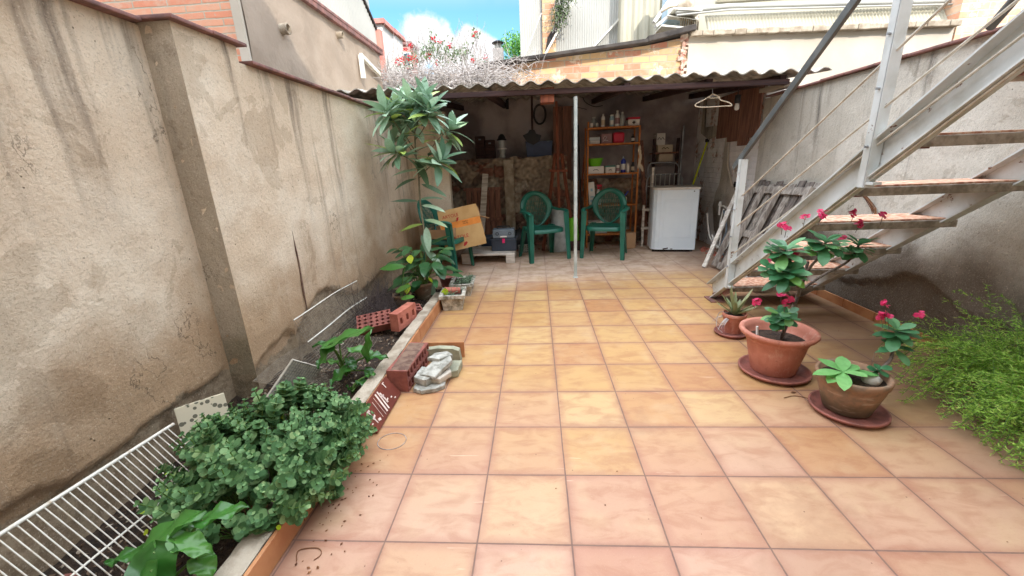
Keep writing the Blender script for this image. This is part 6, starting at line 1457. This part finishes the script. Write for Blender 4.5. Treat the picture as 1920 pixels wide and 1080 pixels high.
mb.build('pipes', t, 'sheet_white')
mb = MB(); vs = []; n_ = 240
for i in range(n_+1): x = c0_.x-.1+5.2*i/n_; vs += [V((x, 7.0, 3.2)), V((x, 7.0, 6.2))]
mb.add(vs, [(i*2, i*2+2, i*2+3, i*2+1) for i in range(n_)]); 
for z in [3.75+.09*i for i in range(20)]: mb.box((c0_.x+1.2, 6.97, z), (1.8, .02, .05), rotm(R(25), 0, 0))
mb.build('upper_wall', t, 'sheet_cream')
t = root('brick_building', (7.6, 6, 0), 0, 'pale hollow-brick building at the upper right behind the staircase', 'building', 'neighbouring buildings')
mb = MB(); q = b; mb.box((q.x+2.03, YC+.4, 2.6), (4, .8, 5.2)); mb.build('wall', t, 'brick_right')
mb = MB(); mb.box((q.x+1.6, YC-.02, 3.5), (.5, .06, .5)); mb.build('vent_grille', t, 'coping')
# tall white ribbed building
YR = 8.0
t = root('ribbed_building', (1.6, YR, 0), 0, 'tall pale ribbed sheet building right of the sky gap with a brick strip', 'building', 'neighbouring buildings')
x0, x1 = aY(975, 60, YR).x, aY(1165, 60, YR).x
mb = MB(); vs = []; n_ = 44
for i in range(n_*4+1): x = x0+(x1-x0)*i/(n_*4); y = YR-(.007 if i % 4 in (1, 2) else 0); vs += [V((x, y, 0)), V((x, y, 7))]
mb.add(vs, [(i*2, i*2+2, i*2+3, i*2+1) for i in range(n_*4)]); mb.box(((x0+x1)/2, YR+1.05, 3.5), (x1-x0-.004, 2, 7)); mb.build('ribbed_cladding', t, 'sheet_white')
a, b = aY(1017, 60, YR), aY(1042, 60, YR); mb = MB(); mb.box(((a.x+b.x)/2, YR-.05, 3.5), (b.x-a.x, .06, 7)); mb.build('brick_strip', t, 'brick_mixed')
mb = MB(); mb.bar(aY(1019, 108, YR-.16), aY(1078, 0, YR-.16), .04, .05, (0, 1, 0)); mb.bar(aY(1104, 98, YR-.06), aY(1166, 30, YR-.06), .03, .04, (0, 1, 0)); mb.bar(aY(982, 110, YR-.06), aY(1015, 25, YR-.06), .015, .02, (0, 1, 0)); mb.build('sloping_trim', t, 'white_paint')
P = [aY(x, y, YR-.12) for x, y in [(1020, 106), (1040, 50), (1052, 40), (1068, 10)]]; 
mb = MB(); P = [aY(x, y, YR-.10) for x, y in [(1021, 104), (1027, 70), (1046, 36), (1060, 20)]]; mb.add(P, [(0, 1, 2, 3)]); mb.build('dark_gap', t, 'dark_felt')
t2 = root('cream_cladding', (2.8, 7.6, 0), 0, 'cream wide-ribbed cladding between the pale ribbed building and the window box', 'building', 'neighbouring buildings')
x0, x1 = aY(1163, 60, 7.7).x, aY(1345, 60, 7.7).x; mb = MB(); vs = []; n_ = 9
for i in range(n_*4+1): x = x0+(x1-x0)*i/(n_*4); y = 7.7-(.04 if i % 4 in (1, 2) else 0); vs += [V((x, y, 0)), V((x, y, 7))]
mb.add(vs, [(i*2, i*2+2, i*2+3, i*2+1) for i in range(n_*4)]); mb.box(((x0+x1)/2, 8.22, 3.5), (x1-x0-.004, 1, 7)); mb.build('ribbed_cladding', t2, 'sheet_cream')
# window box / air conditioner platform
t = root('air_conditioner', aY(1270, 40, 6.9), 0, 'white air conditioner under a small canopy at the end of the cream wall', 'air conditioner')
a, b = aY(1238, 44, 6.9), aY(1300, 0, 6.9)
mb = MB(); mb.box(((a.x+b.x)/2+.06, 7.1, a.z+.35), (b.x-a.x-.1, .35, .62), bev=.02); mb.build('casing', t, 'glass_blue')
mb = MB(); mb.bar(aY(1226, 42, 6.8), aY(1252, 5, 6.9), .05, .06, (0, 1, 0)); mb.bar(aY(1229, 50, 6.7), aY(1282, 8, 6.95), .04, .06, (0, 1, 0)); mb.build('frame', t, 'white_plastic')
mb = MB(); mb.add([aY(1250, 29, 6.5), aY(1310, 38, 6.5), aY(1310, 30, 7.1), aY(1262, 24, 7.1)], [(0, 1, 2, 3)]); mb.box(aY(1280, 27, 6.7), (.45, .5, .03), rotm(0, R(6), 0)); mb.box(aY(1258, 57, 6.7), (.42, .4, .025), rotm(0, R(8), 0)); mb.build('canopy', t, 'white_paint')
mb = MB(); p = aY(1290, 48, 6.8)
for i in range(9): mb.box(p+V((-.12+.035*i, 0, 0)), (.014, .04, .26)); 
mb.build('grille', t, 'kerb_cap')
mb = MB(); mb.lathe([(.09, 0), (.10, .05), (.08, .12), (.0, .13)], aY(1285, 18, 6.75), 16, sx=1.4); mb.tube(cat([aY(1240, 22, 6.8), aY(1262, 12, 6.8), aY(1290, 14, 6.8), aY(1300, 4, 6.8)], 5), .018, 8); mb.build('ducts', t, 'kerb_cap')
# hanging vine
t = root('hanging_vine', aY(1050, 0, 7.7), 0, 'green vine hanging from above over the brick strip of the ribbed building', 'vine'); mb = MB(); ms = MB()
for i in range(26):
    p = aY(U(1038, 1066), U(-20, 4), 7.75); pts = [p]
    L = U(.2, .62) if i % 3 else U(.3, .5)
    for k in range(6): p = p+V((U(-.03, .03)+(.03 if i % 5 == 0 else -.008), U(-.02, .02), -L/6)); pts.append(p.copy())
    ms.tube(pts, .004, 4)
    for k in range(26): q = pts[rnd.randrange(6)].lerp(pts[6], U(0, .5)); mb.leaf(q+rdir()*.04, rdir(), V((0, 0, 1)), U(.03, .06), .03, .3, .1, 3)
mb.build('foliage', t, 'leaf_vine'); ms.build('stems', t, 'twig')
# chimney
p = aY(935, 120, 9.5); t = root('chimney', (p.x, 9.5, 0), 0, 'pale chimney stack with round dark cap between the bush and the green tree', 'chimney')
zt = aY(935, 92, 9.5).z; mb = MB(); mb.box((p.x, 9.5, zt/2), (.24, .24, zt), bev=.01); mb.build('stack', t, 'far_white')
mb = MB(); 
for dx in (-.06, .06): mb.box((p.x+dx, 9.5, zt+.06), (.03, .1, .12))
mb.lathe([(.07, .0), (.07, .11)], (p.x, 9.5, zt), 14); mb.build('flue', t, 'stone')
mb = MB(); mb.lathe([(.13, .11), (.14, .13), (.06, .17), (0, .175)], (p.x, 9.5, zt), 20); mb.build('cap', t, 'dark_felt')
# green tree behind
def crown(mb, c, rx, rz, n, L):
    lobes = [(V((U(-.6, .6)*rx, U(-.5, .5)*rx, U(-.5, .7)*rz)), U(.35, .6)) for _ in range(14)]
    for i in range(n):
        lc, lr = rnd.choice(lobes); d = rdir(); q = c+lc+V((d.x*rx, d.y*rx, d.z*rz))*lr*U(.6, 1.0); mb.leaf(q, rdir(), V((0, 0, 1)), L*U(.6, 1.3), L*.5, .3, .1, 2)
p = aY(962, 100, 15); t = root('green_tree', (p.x, 15, 0), 0, 'bright green leafy tree beyond the roofs beside the chimney', 'tree')
mb = MB(); mb.tube([(p.x, 15, 0), (p.x+.1, 15, p.z-.6), (p.x, 15, p.z+.3)], [.14, .09, .03], 8); mb.build('trunk', t, 'bark')
mb = MB(); crown(mb, V((p.x+.35, 15, p.z-.35)), 1.15, 1.0, 6000, .10); mb.build('crown', t, 'leaf_far')
# --- bougainvillea and its dry branches sprawling over the parapet
t = root('bougainvillea', (.0, 6.6, 2.3), 0, 'sprawling leafless climber with red bracts heaped over the parapet and shed roof', 'climbing plant')
mb = MB(); ml = MB(); mf = MB()
def twig(p, d, L, r, n=6, j=.3, g=0):
    pts = [p.copy()]
    for k in range(n): d = (d+rdir()*j+V((0, 0, g/n))).normalized(); p = p+d*L/n; pts.append(p.copy())
    mb.tube(pts, [r*(1-.75*i/n) for i in range(n+1)], 4, False); return pts
for i in range(1500):
    x = U(-2.0, .55) if i % 3 else U(-1.7, .1); q = aY(0, 0, 6.2); p = V((x, U(5.5, 6.5), 2.40+.16*abs(noise.noise(V((x*3, 0, 0))))+U(-.12, .26)))
    if x > .2 and rnd.random() < .6: p.x -= .8
    pts = twig(p, V((U(-1, 1), U(-.6, .4), U(-.25, .6))).normalized(), U(.2, .6), U(.004, .008), 6, .35, -.4)
    for k in range(2): s = pts[2+2*k]; twig(s, rdir(), U(.06, .18), .0025, 4, .4)
for i in range(90):     # arching sprays against the render wall and the sky
    x = U(-1.75, -1.2); p = V((x, U(5.0, 6.2), U(2.35, 2.5))); twig(p, V((U(-.9, .1), U(-.7, .2), U(.2, .9))).normalized(), U(.3, .7), .004, 7, .18, -.7)
for i in range(90):
    px_, py_ = U(760, 905), U(95, 130); p = aY(px_, py_, 6.7); pts = twig(p, V((U(-.5, .5), 0, 1)).normalized(), U(.2, .62), .005, 7, .16)
for (xa, ya, xb, yb) in ((835, 110, 858, 50), (845, 118, 868, 40), (905, 120, 893, 60), (860, 95, 880, 62), (700, 118, 722, 42), (722, 112, 712, 50), (735, 118, 738, 60), (750, 118, 745, 75), (882, 100, 898, 62)):
    a, b = aY(xa, ya, 6.7), aY(xb, yb, 6.7); mb.tube([a, a.lerp(b, .5)+rdir()*.02, b], [.006, .005, .002], 4, False)
for (cx, cy, sx, sy, n_) in ((800, 100, 16, 16, 160), (825, 95, 20, 22, 200), (845, 105, 22, 18, 200), (870, 100, 14, 16, 130), (775, 108, 18, 14, 130), (890, 64, 8, 8, 40), (810, 80, 6, 22, 60), (905, 118, 12, 8, 60), (760, 122, 20, 10, 80)):
    for i in range(n_):
        q = aY(rnd.gauss(cx, sx*.55), rnd.gauss(cy, sy*.55), 6.7+U(-.25, .25)); ml.leaf(q, rdir(), V((0, 0, 1)), U(.04, .07), .03, .3, .1, 2)
for (cx, cy, s, n_) in ((755, 112, 6, 26), (768, 110, 5, 18), (745, 117, 4, 14), (780, 112, 4, 12), (760, 92, 3, 10), (812, 74, 3, 8), (825, 79, 3, 8), (843, 85, 3, 8), (886, 114, 3, 12), (805, 103, 4, 8), (818, 118, 3, 8), (890, 65, 4, 7), (911, 107, 3, 7), (770, 86, 3, 6)):
    mf = MB(); c0 = aY(cx, cy, 6.5)
    for i in range(n_+6): q = c0+rdir()*s*.0085; mf.leaf(q, rdir(), V((0, 0, 1)), U(.035, .055), .035, .2, .1, 2)
    mf.build('flower_cluster', t, 'petal_red')
mb.build('branches', t, 'twig'); ml.build('leaves', t, 'leaf_vine')

# ================================================================ LIGHT AND SKY
EL, AZ = R(34), R(152)        # sun behind the viewer, a little to the right
sd = V((math.sin(AZ)*math.cos(EL), math.cos(AZ)*math.cos(EL), math.sin(EL)))
L = bpy.data.lights.new('sun', 'SUN'); L.energy = 2.0; L.angle = R(.6); L.color = (1, .94, .86)
so = bpy.data.objects.new('sun', L); col.objects.link(so); so.location = (0, 0, 20); so.rotation_euler = (-sd).to_track_quat('-Z', 'Y').to_euler()
w = bpy.data.worlds.new('World'); scene.world = w; w.use_nodes = True; nt = w.node_tree; N = nt.nodes; K = nt.links
bg = N['Background']; sky = N.new('ShaderNodeTexSky'); sky.sky_type = 'NISHITA'; sky.sun_disc = False; sky.sun_elevation = EL; sky.sun_rotation = AZ; sky.altitude = 50; sky.air_density = .8; sky.dust_density = .1; sky.ozone_density = 2.5
geo = N.new('ShaderNodeTexCoord')
def wm(op, a, b=0.0):
    o = N.new('ShaderNodeMath'); o.operation = op
    for i, v in enumerate((a, b)):
        if isinstance(v, (int, float)): o.inputs[i].default_value = v
        else: K.new(v, o.inputs[i])
    return o.outputs[0]
# cumulus: blobs of noise round fixed sky directions
noi = N.new('ShaderNodeTexNoise'); K.new(geo.outputs['Generated'], noi.inputs['Vector']); noi.inputs['Scale'].default_value = 9; noi.inputs['Detail'].default_value = 9; noi.inputs['Roughness'].default_value = .58
def blob(x, y, rad):
    d = ray(x, y).normalized(); vd = N.new('ShaderNodeVectorMath'); vd.operation = 'DISTANCE'; K.new(geo.outputs['Generated'], vd.inputs[0]); vd.inputs[1].default_value = d
    return wm('SUBTRACT', 1.0, wm('DIVIDE', vd.outputs['Value'], rad))
acc = None
for b_ in ((795, 80, .075), (825, 95, .07), (770, 110, .07), (880, 90, .06), (905, 105, .05), (850, 120, .08), (600, 30, .08), (1100, 60, .1)):
    v = blob(*b_); acc = v if acc is None else wm('MAXIMUM', acc, v)
# added unseen cloud field above the view, extra bright to light the yard
n2 = N.new('ShaderNodeTexNoise'); K.new(geo.outputs['Generated'], n2.inputs['Vector']); n2.inputs['Scale'].default_value = 2.2; n2.inputs['Detail'].default_value = 8; n2.inputs['Roughness'].default_value = .6
f = wm('ADD', wm('MULTIPLY', acc, 1.0), wm('MULTIPLY', wm('SUBTRACT', noi.outputs['Fac'], .5), 1.6))
mr = N.new('ShaderNodeMapRange'); mr.interpolation_type = 'SMOOTHSTEP'; K.new(f, mr.inputs[0]); mr.inputs[1].default_value = .16; mr.inputs[2].default_value = .42
mr2 = N.new('ShaderNodeMapRange'); mr2.interpolation_type = 'SMOOTHSTEP'; K.new(n2.outputs['Fac'], mr2.inputs[0]); mr2.inputs[1].default_value = .36; mr2.inputs[2].default_value = .52
sz = N.new('ShaderNodeSeparateXYZ'); K.new(geo.outputs['Generated'], sz.inputs[0])
hi = N.new('ShaderNodeMapRange'); K.new(sz.outputs[2], hi.inputs[0]); hi.inputs[1].default_value = .30; hi.inputs[2].default_value = .5
cf = wm('MAXIMUM', mr.outputs[0], wm('MULTIPLY', mr2.outputs[0], hi.outputs[0]))
mx = N.new('ShaderNodeMix'); mx.data_type = 'RGBA'; K.new(cf, mx.inputs[0]); hs_ = N.new('ShaderNodeHueSaturation'); hs_.inputs['Saturation'].default_value = 1.12; hs_.inputs['Value'].default_value = .72; hs_.inputs['Hue'].default_value = .482; K.new(sky.outputs[0], hs_.inputs['Color']); K.new(hs_.outputs[0], mx.inputs[6]); 
cb_ = N.new('ShaderNodeMix'); cb_.data_type = 'RGBA'; K.new(hi.outputs[0], cb_.inputs[0]); cb_.inputs[6].default_value = (3.2, 3.2, 3.25, 1); cb_.inputs[7].default_value = (14.2, 15.2, 16.8, 1); K.new(cb_.outputs[2], mx.inputs[7])
K.new(mx.outputs[2], bg.inputs[0]); bg.inputs[1].default_value = .15
scene.view_settings.view_transform = 'Standard'; scene.view_settings.look = 'None'; scene.view_settings.gamma = 1
scene.view_settings.exposure = 1.36
scene.cycles.max_bounces = 10; scene.cycles.diffuse_bounces = 6; scene.cycles.transparent_max_bounces = 12
scene.cycles.use_denoising = True
